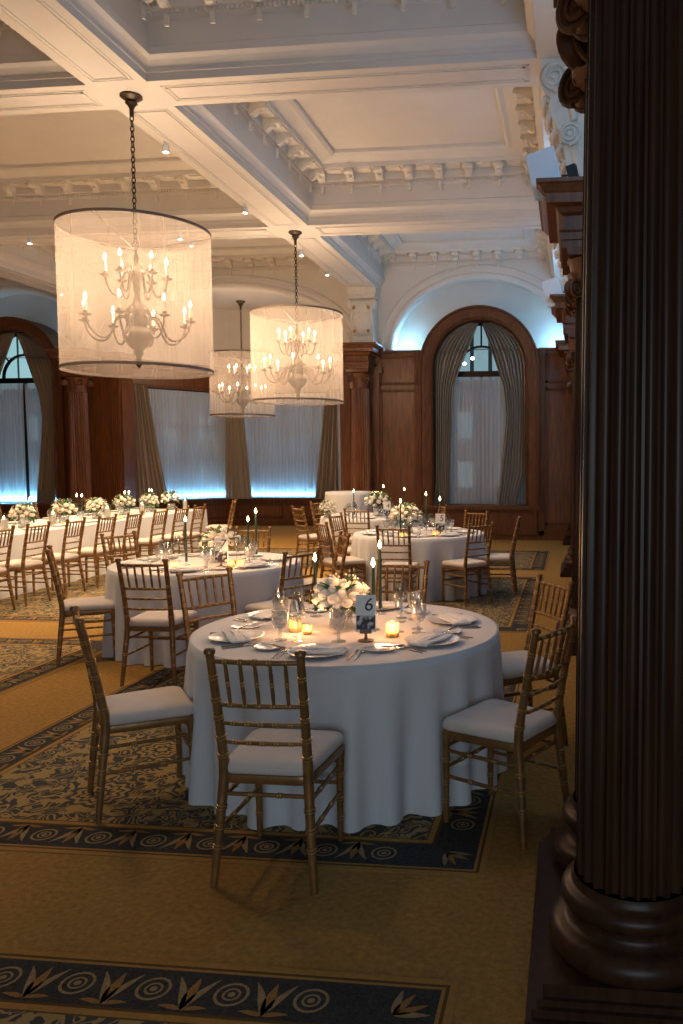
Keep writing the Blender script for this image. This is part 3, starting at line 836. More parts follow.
# plaster console brackets under the beams
def console(x, y, label, facing=0, gilt=True):
    th = thing('console_bracket', label, 'bracket', (x, y, 4.04), facing)
    mb = MB()
    mb.box(-.30,.30,-.14,.30,1.05,1.19); mb.box(-.27,.27,-.11,.30,.98,1.05)
    prof = [(-.05,.98),(-.16,.90),(-.20,.80),(-.17,.70),(-.10,.60),(-.06,.40),(-.05,.2),(-.08,.1),(-.14,.05),(-.14,.0)]
    n = len(prof); vs = []
    for s in (-.23, .23): vs += [(s*(1-.0*i), p, z) for i, (p, z) in enumerate(prof)]
    mb.add(vs, [(i, i+1, i+1+n, i+n) for i in range(n-1)])
    for s in (-.23, .23):
        vs2 = [(s, p, z) for p, z in prof]+[(s, .3, 0), (s, .3, .98)]; mb.add(vs2, [tuple(range(len(vs2)))])
    mb.build('bracket_body', M['plaster_orn'], th)
    mb = MB()
    for s in (-1, 1):
        c = Vector((s*.24,-.10,.86)); rot = Matrix.Rotation(PI/2, 4, 'Y')
        for k in range(3): mb.lathe([(.10-.033*k,-.04-.01*k),(.10-.033*k,.04+.01*k)], 18, c, 0, True, rot)
    mb.build('scroll', M['plaster_orn'], th, smooth=True, autos=40)
    mb = MB()
    mb.lathe([(.005,-.055),(.12,-.045),(.19,-.02),(.205,0),(.2,.03)], 28, (0,-.13,.50), 0, False, Matrix.Rotation(-PI/2, 4, 'X') @ Matrix.Scale(1.35, 4, (0,1,0)) @ Matrix.Rotation(0, 4, 'Z') @ Matrix.Diagonal((1,1,1,1)))
    for s in (-1,1):
        mb.tube([(s*.10,-.15,.76),(s*.19,-.15,.70),(s*.22,-.14,.50),(s*.17,-.14,.28),(s*.07,-.14,.20)], [.02,.035,.03,.035,.02], 8)
    mb.build('cartouche', M['plaster_orn'], th, smooth=True)
    if gilt:
        mb = MB()
        for s in (-1, 1):
            for zc, k in ((.76, 1.), (.28, .9)):
                for j in range(5):
                    a = rad(-30+j*35)
                    c = Vector((s*(.12+.02*j*.3), -.17, zc)); e = c+Vector((s*.07*cos(a), -.02, .06*sin(a)))*k
                    mb.tube([c, c.lerp(e, .5)+Vector((0,-.015,0)), e], [.012,.018,.004], 6)
        mb.build('gilded_leaves', M['gilt'], th, smooth=True)
    return th
console(-4.27, 16.60, 'white plaster cartouche bracket with gilt leaves above the right bay column')
console(-10.6, 16.60, 'white plaster cartouche bracket above the left bay column')
def side_console(y, label):
    th = thing('scroll_console', label, 'bracket', (.0, y, 3.96), 0)
    mb = MB()
    prof = [(.30,1.27),(-.26,1.27),(-.27,1.20),(-.28,1.10),(-.25,1.00),(-.18,.94),(-.20,.86),(-.16,.74),(-.09,.62),(-.05,.45),(-.03,.25),(.02,.12),(.10,.04),(.30,.0)]
    n = len(prof)
    vs = [(p, -.24, z) for p, z in prof]+[(p, .24, z) for p, z in prof]
    mb.add(vs, [tuple(range(n)), tuple(range(2*n-1, n-1, -1))]+[(i, i+n, (i+1) % n+n, (i+1) % n) for i in range(n)])
    mb.build('console_body', M['plaster_orn'], th)
    mb = MB()
    for s in (-1, 1):
        volute(mb, (-.15, s*.235, 1.10), .125, (1,0,0), .10); volute(mb, (-.01, s*.235, .60), .10, (1,0,0), .10)
        mb.tube([(-.05,s*.25,.95),(.02,s*.26,.85),(.03,s*.26,.72)], [.03,.05,.03], 8); mb.tube([(.03,s*.25,.48),(.08,s*.26,.32),(.14,s*.25,.12)], [.035,.05,.02], 8)
    for k in range(6):
        z = .95-.14*k; x = -.22+.045*k
        mb.lathe([(.0,-.05),(.06,-.04),(.075,0),(.06,.04),(0,.05)], 10, (x,0,z), 0, False)
        mb.tube([(x-.01,-.22,z),(x-.03,-.12,z-.04),(x-.04,0,z-.05),(x-.03,.12,z-.04),(x-.01,.22,z)], .022, 6)
    mb.build('scroll', M['plaster_orn'], th, smooth=True)
side_console(7.66, 'white scrolled plaster console above the second column pair, under the ceiling beam')
side_console(12.39, 'white scrolled plaster console above the third column pair, under the ceiling beam')

def speaker(x, y, z, label):
    th = thing('wall_speaker', label, 'speaker', (x, y, z), rad(-12))
    th.rotation_euler = (rad(8), rad(-12), rad(-14))
    mb = MB(); w, d, h = .13, .09, .19
    vs = [(-w,-d,-h),(w,-d,-h),(w*.8,d,-h*.85),(-w*.8,d,-h*.85),(-w,-d,h),(w,-d,h),(w*.8,d,h*.85),(-w*.8,d,h*.85)]
    mb.add(vs, [(0,3,2,1),(4,5,6,7),(0,1,5,4),(1,2,6,5),(2,3,7,6),(3,0,4,7)])
    c = mb.build('cabinet', M['speaker'], th)
    mod = c.modifiers.new('bev', 'BEVEL'); mod.width = .012; mod.segments = 2
    mb = MB(); mb.box(-w*.9,w*.9,-d-.012,-d+.002,-h*.93,h*.93); mb.build('grille', M['speaker'], th)
    mb = MB(); mb.tube([(.02,.10,0),(.16,.16,-.02),(.19,.16,-.26)], .012, 8); mb.box(.15,.23,.12,.20,-.05,.05); mb.build('mounting_arm', M['black'], th)
speaker(-.20, 6.95, 4.06, 'white wall speaker above the second column pair, the nearer and larger of two')
speaker(-.22, 11.55, 4.02, 'white wall speaker above the third column pair, the farther and smaller of two')

# ------------------------------------------------------------------ chairs
def bamboo(mb, pts, rs, rings, n=10, ringr=1.22, mi=0, mi2=1):
    mb.tube(pts, rs, n, mi)
    pts = [Vector(p) for p in pts]
    # arc-length lookup
    acc = [0]
    for a, c in zip(pts[:-1], pts[1:]): acc.append(acc[-1]+(c-a).length)
    for t in rings:
        s = t*acc[-1]
        for i in range(len(pts)-1):
            if acc[i+1] >= s:
                k = (s-acc[i])/(acc[i+1]-acc[i]); p = pts[i].lerp(pts[i+1], k); d = (pts[i+1]-pts[i]).normalized(); r = rs[i]+(rs[i+1]-rs[i])*k
                for off in (-.006, .006):
                    mb.tube([p+d*(off-.004), p+d*(off-.002), p+d*(off+.002), p+d*(off+.004)], [r*1.02, r*ringr, r*ringr, r*1.02], n, mi2)
                break
H = .945
def bpt(s, z):
    """centre line of the back post at height z"""
    pts = [(0,.205,-.225),(.20,.188,-.205),(.43,.172,-.178),(.50,.171,-.180),(.70,.174,-.215),(H,.179,-.268)]
    for (a, x, y), (c, x2, y2) in zip(pts[:-1], pts[1:]):
        if z <= c: t = (z-a)/(c-a); return Vector((s*(x+(x2-x)*t), y+(y2-y)*t, z))
    return Vector((s*.179, -.268, z))
GM = [M['gold'], M['gold_ring']]
def make_chair(label, group, n=10):
    t = thing('gold_chiavari_chair', label, 'chair', (0,0,0), 0, group)
    for s in (-1, 1):
        zs = [0,.06,.13,.20,.28,.36,.43,.50,.57,.64,.71,.78,.85,H]
        mb = MB(); bamboo(mb, [bpt(s, z) for z in zs], [.0135,.015,.0165,.018,.019,.020,.021,.0205,.019,.018,.0175,.017,.0165,.016], [.17,.25,.33,.55,.63,.72,.80,.90], n)
        p = bpt(s, H); mb.lathe([(.014,-.004),(.022,.0),(.023,.012),(.016,.02),(.0,.022)], n, p, 0, False)
        mb.build('back_post', GM, t, smooth=True, autos=50)
        mb = MB(); bamboo(mb, [(s*.185,.205,0),(s*.185,.205,.15),(s*.187,.203,.30),(s*.19,.20,.435)], [.0125,.0145,.017,.020], [.25,.45,.70], n)
        mb.build('front_leg', GM, t, smooth=True, autos=50)
        for z0, z1 in ((.345,.345),(.225,.225)):
            a = bpt(s, z0); e = Vector((s*.186,.203,z1)); mb = MB()
            bamboo(mb, [a, a.lerp(e,.5), e], [.0085,.0095,.0085], [.33,.66], 8, 1.3); mb.build('side_stretcher', GM, t, smooth=True, autos=50)
    for z in (.365, .265):
        mb = MB(); bamboo(mb, [(-.186,.203,z),(0,.203,z),(.186,.203,z)], [.0085,.0095,.0085], [.33,.66], 8, 1.3); mb.build('front_stretcher', GM, t, smooth=True, autos=50)
    mb = MB(); a, e = bpt(-1,.365), bpt(1,.365); bamboo(mb, [a,a.lerp(e,.5),e], [.0085,.0095,.0085], [.33,.66], 8, 1.3); mb.build('rear_stretcher', GM, t, smooth=True, autos=50)
    for nm, z, r in (('top_rail',.915,.0105),('back_rail',.735,.0095),('back_rail',.657,.0085),('back_rail',.578,.0085)):
        a, e = bpt(-1,z), bpt(1,z); mid = a.lerp(e,.5)+Vector((0,-.012,0)); q1 = a.lerp(e,.25)+Vector((0,-.009,0)); q3 = a.lerp(e,.75)+Vector((0,-.009,0))
        mb = MB(); bamboo(mb, [a,q1,mid,q3,e], [r*.9,r,r*1.1,r,r*.9], [.17,.34,.5,.66,.83], 8, 1.25); mb.build(nm, GM, t, smooth=True, autos=50)
    for k in range(5):
        f = (k+1)/6; a = bpt(-1,.735).lerp(bpt(1,.735), f); e = bpt(-1,.915).lerp(bpt(1,.915), f)
        sg = Vector((0,-.011,0))*(1-abs(2*f-1)*.6); mb = MB()
        bamboo(mb, [a+sg, a.lerp(e,.3)+sg, a.lerp(e,.5)+sg, a.lerp(e,.7)+sg, e+sg], [.0065,.0085,.0075,.0085,.0065], [.5], 8, 1.35); mb.build('back_spindle', GM, t, smooth=True, autos=50)
    # seat frame and cushion
    def outline(k, z, rr=.05, n_=5, by=-.19, fy=.225, bw=.182, fw=.212):
        P_ = [(-bw,by),(bw,by),(fw,fy),(-fw,fy)]; out = []
        for i in range(4):
            p = Vector(P_[i]); a = Vector(P_[i-1]); c = Vector(P_[(i+1) % 4]); da = (a-p).normalized(); dc = (c-p).normalized()
            for j in range(n_+1):
                u = j/n_; q = (p+da*rr)*(1-u)**2+p*2*u*(1-u)+(p+dc*rr)*u*u; out.append((q.x*k, (q.y-.02)*k+.02, z))
        return out
    def loft(levels):
        mb = MB(); N = None; vs = []
        for k, z in levels:
            o = outline(k, z); N = len(o); vs += o
        fs = [(i+j*N, (i+1) % N+j*N, (i+1) % N+(j+1)*N, i+(j+1)*N) for j in range(len(levels)-1) for i in range(N)]
        fs += [tuple(range(N-1,-1,-1)), tuple((len(levels)-1)*N+i for i in range(N))]
        mb.add(vs, fs); return mb
    loft([(.985,.408),(1.0,.415),(1.0,.435),(.985,.443)]).build('seat_frame', M['gold'], t, smooth=True, autos=40)
    loft([(.96,.444),(.985,.450),(1.0,.462),(.995,.476),(.96,.489),(.88,.498),(.7,.504),(.4,.507)]).build('seat_cushion', M['cushion'], t, smooth=True, autos=60)
    return t
C0 = None
def chair(x, y, face, label, group):
    global C0
    rz = rad(face)-PI/2
    if C0 is None:
        C0 = make_chair(label, group); C0.location = (x, y, 0); C0.rotation_euler = (0, 0, rz); return C0
    return copy_tree(C0, (x, y, 0), rz, label, group)

# ------------------------------------------------------------------ round draped tables
def draped(name, x, y, r, h, label, cat, group=None, seed=1, folds=24, flare=.012, amp=.047, nth=260, nz=16):
    rnd = random.Random(seed); mb = MB()
    ph = [rnd.uniform(0, 6.28) for _ in range(6)]
    vs = [(0,0,h)]; nr = 0
    rings = []
    for rr in (.3, .6, .85, .95, .985): rings.append(('t', rr))
    for k in range(nz+1): rings.append(('s', k/nz))
    for kind, q in rings:
        for i in range(nth):
            t = 2*PI*i/nth
            if kind == 't': R_, z = r*q, h-(.001 if q > .98 else 0)
            else:
                z = (h-.006)*(1-q)+.006
                env = (1-math.exp(-q*3.2))
                w = sin(folds*t+ph[0]+1.6*sin(2*t+ph[1])+1.2*sin(3*t+ph[2]))
                w2 = sin(folds*.5*t*1.0+ph[3]) if folds % 2 == 0 else 0
                w = math.copysign(abs(w)**.75, w)
                R_ = r+.002+flare*q*.55+.012*min(1, q*8)+amp*env*(w*.8+.5*w2+.1)*(.35+.65*q)
            vs.append((R_*cos(t), R_*sin(t), z))
    fs = [(0, 1+i, 1+(i+1) % nth) for i in range(nth)]
    for j in range(len(rings)-1):
        for i in range(nth):
            a = 1+j*nth+i; c = 1+j*nth+(i+1) % nth; fs.append((a, a+nth, c+nth, c))
    mb.add(vs, fs)
    o = mb.build(name, M['linen'], smooth=True); o.location = (x, y, 0)
    return tag(o, label, cat, group)
T = {6: (-1.21, 4.30), 7: (-3.28, 6.98), 5: (-1.90, 10.10), 4: (-3.25, 13.05)}
TR = .83; TH = .75
draped('draped_round_table', *T[6], TR, TH, 'large round dining table under a floor-length white cloth in the foreground', 'table', seed=3)
draped('draped_round_table', *T[7], TR, TH, 'round dining table under white cloth to the left behind the foreground table', 'table', seed=5)
draped('draped_round_table', *T[5], TR, TH, 'round dining table under white cloth directly behind the foreground table', 'table', seed=8)
draped('draped_round_table', *T[4], TR, TH, 'farthest round dining table under white cloth, behind the middle round table', 'table', seed=9, nth=140)
draped('cocktail_table', -4.32, 15.45, .44, 1.06, 'tall draped cocktail table standing in front of the bay column', 'table', seed=11, folds=18, flare=.01, amp=.02, nth=140)

CH6 = 'chairs around the foreground table'; CH7 = 'chairs around the left round table'; CH5 = 'chairs around the middle round table'; CH4 = 'chairs around the farthest round table'; CHL = 'chairs along the long table'
chairs = {}
def put(x, y, f, l, g): return chair(x, y, f, l, g)
put(-1.18, 3.16, 90, 'gold chair seen from behind at the front of the foreground table, nearest the camera', CH6)
put(-2.10, 3.70, 37, 'gold chair in side view at the left of the foreground table, nearest the left walkway', CH6)
put(-.29, 3.66, 152, 'gold chair at the right front of the foreground table, beside the big foreground column', CH6)
put(-.31, 4.72, 213, 'gold chair at the right rear of the foreground table, half hidden by the nearer chair', CH6)
put(-1.22, 5.38, 262, 'gold chair on the far side of the foreground table, only its backrest showing', CH6)
put(-2.14, 4.84, 326, 'pale lit gold chair at the left rear of the foreground table, between both tables', CH6)
put(-3.11, 5.80, 92, 'gold chair seen from behind at the front of the left round table', CH7)
put(-4.06, 6.34, 32, 'gold chair in side view at the left of the left round table', CH7)
put(-4.24, 7.46, 335, 'gold chair at the left rear of the left round table', CH7)
put(-3.36, 8.05, 274, 'gold chair on the far side of the left round table, behind the glassware', CH7)
put(-2.36, 6.36, 151, 'dark looking gold chair at the right front of the left round table', CH7)
put(-2.44, 7.60, 208, 'gold chair at the right rear of the left round table', CH7)
put(-1.92, 8.92, 90, 'gold chair seen from behind at the front of the middle round table', CH5)
put(-1.19, 9.30, 138, 'gold chair at the right front of the middle round table with its white seat showing', CH5)
put(-.88, 9.93, 180, 'gold chair in side view at the right of the middle round table', CH5)
put(-1.42, 11.05, 243, 'gold chair behind the right side of the middle round table', CH5)
put(-2.70, 9.36, 39, 'gold chair at the left front of the middle round table', CH5)
put(-2.87, 10.50, 350, 'gold chair at the left of the middle round table, behind its left front chair', CH5)
put(-3.14, 11.93, 90, 'gold chair seen from behind at the front of the farthest round table', CH4)
put(-4.01, 12.30, 45, 'gold chair in side view at the left front of the farthest round table', CH4)
put(-4.14, 13.60, 340, 'gold chair at the left rear of the farthest round table', CH4)
put(-2.26, 12.72, 205, 'gold chair at the right of the farthest round table', CH4)
LT = (-8.40, -6.90, 7.1, 14.70)     # long table x0 x1 y0 y1
names = ['nearest the left edge of the picture', 'second from the left edge', 'third from the left edge', 'fourth from the left edge', 'fifth from the left edge', 'sixth from the left edge', 'seventh from the left edge', 'eighth and rightmost']
for (yy, xx), nm in zip(((8.12,-6.42),(8.74,-6.42),(9.42,-6.40),(10.10,-6.38),(10.70,-6.34),(11.40,-6.32),(11.95,-6.26),(12.50,-6.24)), names):
    put(xx, yy, 180+random.uniform(-3, 3), 'gold chair, near side of the long table, %s' % nm, CHL)
put(-6.30, 13.95, 195, 'gold chair standing alone past the right end of the long table', CHL)
fn = ['leftmost', 'second from the left', 'third from the left', 'fourth from the left', 'fifth from the left', 'rightmost']
for k, yy in enumerate((8.2, 9.1, 10.0, 10.9, 11.8, 12.7)):
    put(-9.0, yy+2.0, 0, 'gold chair beyond the long table and its flowers, %s' % fn[k], CHL)

# long table
def long_table():
    x0, x1, y0, y1 = LT; h = .75; mb = MB(); r = .04
    def per(o):
        out = []; N1, N2 = 60, 260
        P_ = [(x0,y0),(x1,y0),(x1,y1),(x0,y1)]
        for i in range(4):
            a = Vector(P_[i]); c = Vector(P_[(i+1) % 4]); d = (c-a).normalized(); nn = Vector((d.y,-d.x)); N = N1 if i % 2 == 0 else N2
            for k in range(N): out.append((a.lerp(c, k/N), nn, k/N*(c-a).length, i, k/N))
        return out
    base = per(0); N = len(base); levels = 12; vs = []
    for j in range(levels+1):
        q = j/levels; z = (h-.006)*(1-q)+.006
        for p, nn, s, i, u in base:
            w = sin(s*14+2*sin(s*1.7)+i)*.8+.4*sin(s*6.1+i); env = (1-math.exp(-q*3))*(.4+.6*q)
            o = .01+.05*q+.028*env*w
            edge = min(u, 1-u); cnr = 1.
            vs.append((p.x+nn.x*o, p.y+nn.y*o, z))
    top = [(p.x, p.y, h) for p, *_ in base]
    fs = [((i)+(j)*N, (i)+(j+1)*N, (i+1) % N+(j+1)*N, (i+1) % N+j*N) for j in range(levels) for i in range(N)]
    o = len(vs); vs += top
    fs += [(o+i, i, (i+1) % N, o+(i+1) % N) for i in range(N)]; fs.append(tuple(o+i for i in range(N)))
    mb.add(vs, fs)
    tag(mb.build('draped_long_table', M['linen'], smooth=True, autos=45), 'long banquet table under a white cloth running along the left side', 'table')
long_table()

# ------------------------------------------------------------------ tableware prototypes
def proto_plate():
    t = MB(); t.lathe([(.0,.004),(.085,.004),(.09,.003),(.14,.018),(.143,.021),(.138,.021),(.092,.010),(.085,.008),(0,.008)], 36, cap=False)
    return t
def proto_napkin():
    m = MB(); nx, ny = 14, 6; w, l = .052, .138
    for s, z0 in ((0, 0), (1, 1)):
        pass
    vs = []
    for lay in (0, 1):
        for j in range(ny+1):
            for i in range(nx+1):
                u, v = i/nx*2-1, j/ny*2-1
                z = .008+(.012+.003*sin(u*5+v*2)+.003*sin(v*9+u))*(1-.35*abs(v)**3) if lay else .006
                wv = w*(1+.06*sin(u*4))
                vs.append((u*l, v*wv, z*(1-.4*(abs(u) > .98))))
    n = (nx+1)*(ny+1); fs = []
    for lay in (0, 1):
        for j in range(ny):
            for i in range(nx):
                a = lay*n+j*(nx+1)+i; fs.append((a, a+1, a+nx+2, a+nx+1) if lay else (a, a+nx+1, a+nx+2, a+1))
    def rim(idx):
        for a, c in zip(idx[:-1], idx[1:]): fs.append((a, c, c+n, a+n))
    rim(list(range(0, nx+1))); rim([nx+j*(nx+1) for j in range(ny+1)]); rim(list(range(n-1, n-nx-2, -1))); rim([j*(nx+1) for j in range(ny, -1, -1)])
    m.add(vs, fs)
    # fold ridge
    m.tube([(-l*.95,-.02,.019),(0,-.012,.022),(l*.95,-.022,.018)], [.004,.006,.004], 6)
    m.tube([(-l*.95,.028,.016),(0,.022,.019),(l*.95,.03,.016)], [.003,.005,.003], 6)
    return m
def obj_at(mb, name, mat, label, cat, group, smooth=True, autos=50):
    o = mb.build(name, mat, smooth=smooth, autos=autos); tag(o, label, cat, group); return o
def fork():
    m = MB(); m.tube([(0,-.10,.003),(0,-.06,.003),(0,0,.006),(0,.035,.004)], [.005,.0042,.003,.004], 6)
    m.box(-.011,.011,.035,.055,.0035,.0065)
    for k in range(4): x = -.0095+k*.0063; m.tube([(x,.054,.005),(x,.08,.003),(x,.10,.006)], [.0016,.0016,.001], 5)
    return m
def knife():
    m = MB(); m.tube([(0,-.11,.004),(0,-.07,.004),(0,.0,.004)], [.006,.006,.0045], 6)
    m.add([(-.001,0,.002),(.008,.0,.002),(.011,.06,.002),(.006,.10,.002),(-.001,.115,.002),(-.001,0,.0045),(.008,.0,.0035),(.011,.06,.0035),(.006,.10,.0035),(-.001,.115,.004)],
          [(0,1,2,3,4),(9,8,7,6,5),(0,5,6,1),(1,6,7,2),(2,7,8,3),(3,8,9,4),(4,9,5,0)])
    return m
def spoon():
    m = MB(); m.tube([(0,-.10,.003),(0,-.05,.003),(0,.04,.005)], [.005,.004,.003], 6)
    m.lathe([(0,.001),(.012,.003),(.018,.008),(.017,.009),(.011,.005),(0,.003)], 14, (0,.066,0), cap=False, M_=Matrix.Diagonal((1,1.5,1,1)))
    return m
def wine():   # tall wine glass
    m = MB(); m.lathe([(0,.001),(.034,.001),(.034,.003),(.006,.008),(.004,.02),(.0035,.085),(.006,.095),(.022,.108),(.036,.130),(.040,.155),(.037,.185),(.031,.215),(.030,.215),(.036,.184),(.039,.155),(.034,.131),(.02,.111),(0,.101)], 20, cap=False); return m
def champagne():
    m = MB(); m.lathe([(0,.001),(.031,.001),(.031,.003),(.005,.008),(.0035,.02),(.0035,.10),(.008,.115),(.020,.145),(.026,.19),(.024,.235),(.023,.235),(.025,.19),(.018,.147),(0,.12)], 18, cap=False); return m
def goblet():
    m = MB(); m.lathe([(0,.001),(.036,.001),(.037,.004),(.012,.010),(.008,.020),(.011,.030),(.007,.040),(.009,.055),(.026,.068),(.040,.095),(.044,.125),(.043,.160),(.041,.160),(.042,.125),(.038,.097),(.024,.072),(0,.062)], 22, cap=False); return m
def breadplate():
    m = MB(); m.lathe([(0,.003),(.045,.003),(.05,.002),(.078,.012),(.080,.015),(.076,.015),(.05,.007),(0,.006)], 28, cap=False); return m

PR = {}
def inst(kind, mk, mat, x, y, z, rz, label, cat, group, name=None):
    if kind not in PR:
        o = mk().build(name or kind, mat, smooth=True, autos=50); PR[kind] = o; c = o
    else:
        c = PR[kind].copy(); col.objects.link(c)
    c.location = (x, y, z); c.rotation_euler = (0, 0, rz)
    tag(c, label, cat, group); return c

def setting(tn, ang, where, full=True, rp=.60):
    """place setting on round table tn at angle ang (deg) from its centre; where = which seat"""
    cx, cy = T[tn]; a = rad(ang); d = Vector((cos(a), sin(a))); left = Vector((d.y, -d.x))*-1   # diner faces -d
    left = Vector((-d.y, d.x))*-1
    # diner at the rim looking to the centre: forward = -d ; left hand = rotate forward by +90deg
    f = -d; left = Vector((-f.y, f.x))
    tnm = {6: 'the foreground table', 7: 'the left round table', 5: 'the middle round table', 4: 'the farthest round table'}[tn]
    rz = math.atan2(f.y, f.x)-PI/2
    j = lambda s=.012: random.uniform(-s, s)
    def P(fw, lf): v = Vector((cx, cy))+d*(rp-fw)+left*lf; return v.x+j(.006), v.y+j(.006)
    g = 'place settings on %s' % tnm
    z = TH
    x, y = P(0, 0); inst('dinner_plate', proto_plate, M['china'], x, y, z, rz, 'dinner plate on %s at %s' % (tnm, where), 'plate', 'dinner plates on %s' % tnm)
    inst('folded_napkin', proto_napkin, M['napkin'], x, y, z+.008, rz+rad(90)*0+rad(random.choice((0,8,-8))), 'folded napkin on the plate of %s at %s' % (tnm, where), 'napkin', 'folded napkins on %s' % tnm)
    x, y = P(.10, .27); inst('bread_plate', breadplate, M['china'], x, y, z, rz, 'small bread plate on %s at %s' % (tnm, where), 'plate', 'bread plates on %s' % tnm)
    if full:
        inst('butter_knife', lambda: knife(), M['silver'], x+.01, y, z+.014, rz+.9, 'butter knife on %s at %s' % (tnm, where), 'knife', 'butter knives on %s' % tnm)
        x, y = P(.0, .165); inst('dinner_fork', fork, M['silver'], x, y, z, rz, 'inner fork on %s at %s' % (tnm, where), 'fork', 'inner forks on %s' % tnm)
        x, y = P(-.01, .20); inst('dinner_fork', fork, M['silver'], x, y, z, rz, 'outer fork on %s at %s' % (tnm, where), 'fork', 'outer forks on %s' % tnm)
        x, y = P(.0, -.165); inst('dinner_knife', knife, M['silver'], x, y, z, rz, 'silver knife on %s at %s' % (tnm, where), 'knife', 'dinner knives on %s' % tnm)
        x, y = P(-.01, -.20); inst('soup_spoon', spoon, M['silver'], x, y, z, rz, 'silver spoon on %s at %s' % (tnm, where), 'spoon', 'spoons on %s' % tnm)
    x, y = P(.20, -.13) if not (tn == 6 and ang == -88) else (-1.17, 3.97); inst('water_goblet', goblet, M['goblet_glass'], x, y, z, rz, 'misted water goblet on %s at %s' % (tnm, where), 'glass', 'water goblets on %s' % tnm)
    if tn == 6 and ang == -88: return
    x, y = P(.27, -.20); inst('wine_glass', wine, M['glass'], x, y, z, rz, 'clear wine glass on %s at %s' % (tnm, where), 'glass', 'wine glasses on %s' % tnm)
    x, y = P(.30, -.08); inst('champagne_flute', champagne, M['glass'], x, y, z, rz, 'slim champagne flute on %s at %s' % (tnm, where), 'glass', 'champagne flutes on %s' % tnm)
SEAT = {6: [(-88,'the front chair nearest the camera'),(213,'the left side chair'),(330,'the right front chair'),(22,'the right rear chair'),(87,'the far side chair'),(153,'the left rear chair')],
        7: [(-82,'the front chair'),(208,'the left side chair'),(157,'the left rear chair'),(92,'the far side chair'),(335,'the right front chair'),(22,'the right rear chair')],
        5: [(-96,'the front chair'),(-44,'the right front chair'),(6,'the right side chair'),(56,'the right rear chair'),(208,'the left front chair'),(170,'the left rear chair')],
        4: [(-84,'the front chair'),(208,'the left front chair'),(158,'the left rear chair'),(16,'the right chair')]}
for tn in (6, 7, 5, 4):
    for a, w in SEAT[tn]: setting(tn, a, w, tn in (6, 7, 5))

# ------------------------------------------------------------------ flowers
def rose(mb, c, r, mi=0, seed=0):
    rnd = random.Random(seed)
    mb.lathe([(r*.30,-r*.7),(r*.72,-r*.45),(r*.95,0),(r*.85,r*.45),(r*.5,r*.7),(.001,r*.62)], 14, c, mi, False, None, lambda t, z: 1+.07*sin(5*t+z*30+seed))
    for k in range(14):
        a = rnd.uniform(0, 2*PI); e = rnd.uniform(-.3, 1.3); rr = r*rnd.uniform(.86, 1.05)
        d = Vector((cos(a)*cos(e), sin(a)*cos(e), sin(e))); p = Vector(c)+d*rr*.78
        s1 = d.cross(Vector((0,0,1))).normalized(); s2 = d.cross(s1).normalized(); w = r*.36; vs = [p+d*r*.16]
        for q in range(8):
            t = 2*PI*q/8; vs.append(p+(s1*cos(t)+s2*sin(t))*w+d*r*(.16*sin(t*2+k)-.12))
        mb.add(vs, [(0, 1+q, 1+(q+1) % 8) for q in range(8)], mi)
def leafm(mb, c, d, ln, w, mi=1):
    c = Vector(c); d = Vector(d).normalized(); s = d.cross(Vector((0,0,1)))
    s = s.normalized() if s.length > .1 else Vector((1,0,0)); up = s.cross(d)
    vs = []
    for k in range(6):
        t = k/5; ww = w*sin(PI*(.08+.9*t))*.5; p = c+d*ln*t+up*(-ln*.3*t*t)
        vs += [p-s*ww+up*.004, p-up*.004, p+s*ww+up*.004]
    mb.add(vs, [(3*k+q, 3*k+q+1, 3*k+q+4, 3*k+q+3) for k in range(5) for q in range(2)], mi)
def bouquet(x, y, z, R, label, n=26, group=None, vase=True, seed=1, rr=.036):
    rnd = random.Random(seed)
    t = thing('rose_centrepiece', label, 'flowers', (x, y, z), 0, group)
    vh = R*.62
    if vase:
        mb = MB(); mb.lathe([(0,.002),(R*.42,.002),(R*.46,.01),(R*.40,vh*.5),(R*.44,vh),(R*.42,vh),(R*.38,vh*.5),(R*.42,.016),(0,.014)], 22, cap=False); mb.build('glass_vase', M['goblet_glass'], t, smooth=True)
        mb = MB()
        for k in range(12):
            a = rnd.uniform(0,6.28); mb.tube([(R*.25*cos(a),R*.25*sin(a),.01),(R*.1*cos(a+2),R*.1*sin(a+2),vh*.6),(R*.34*cos(a),R*.34*sin(a),vh+.02)], .0028, 5)
        mb.build('flower_stems', M['leaf'], t)
    cz = vh+R*.42; placed = []
    gold = (1+5**.5)/2
    for k in range(n):
        u = (k+.5)/n; e = math.acos(1-1.25*u)-PI/2; a = 2*PI*k/gold
        el = PI/2-math.acos(1-1.25*u); rad_ = R*rnd.uniform(.72, .98)
        c = (rad_*cos(el)*cos(a), rad_*cos(el)*sin(a), cz+rad_*.72*sin(el))
        mb = MB(); rose(mb, c, rr*rnd.uniform(.72, 1.0), 0, seed*50+k); mb.build('rose', M['petal_blush'] if rnd.random() < .12 else M['petal'], t, smooth=True)
    mb = MB()
    for k in range(40):
        a = rnd.uniform(0,6.28); e = rnd.uniform(-.5,1.2); d = Vector((cos(a)*cos(e), sin(a)*cos(e), sin(e)))
        leafm(mb, Vector((0,0,cz))+Vector((d.x*R*.72, d.y*R*.72, d.z*R*.62)), d, R*.44, R*.26, 0)
    mb.build('foliage', M['leaf'], t)
    mb = MB()
    for k in range(30):
        a = rnd.uniform(0,6.28); e = rnd.uniform(.2,1.3); d = Vector((cos(a)*cos(e), sin(a)*cos(e), sin(e)))
        p = Vector((0,0,cz))+Vector((d.x*R*1.08, d.y*R*1.08, d.z*R*.95)); mb.tube([Vector((0,0,cz)), p], .0012, 4, 1)
        mb.lathe([(0,-.008),(.008,0),(0,.008)], 6, p, 0, False)
    mb.build('small_filler_blossoms', [M['petal'], M['leaf']], t)
    return t
bouquet(T[6][0]-.05, T[6][1]+.03, TH, .15, 'round centrepiece of cream roses in a glass vase on the foreground table', 30, 'rose centrepieces', seed=2, rr=.040)
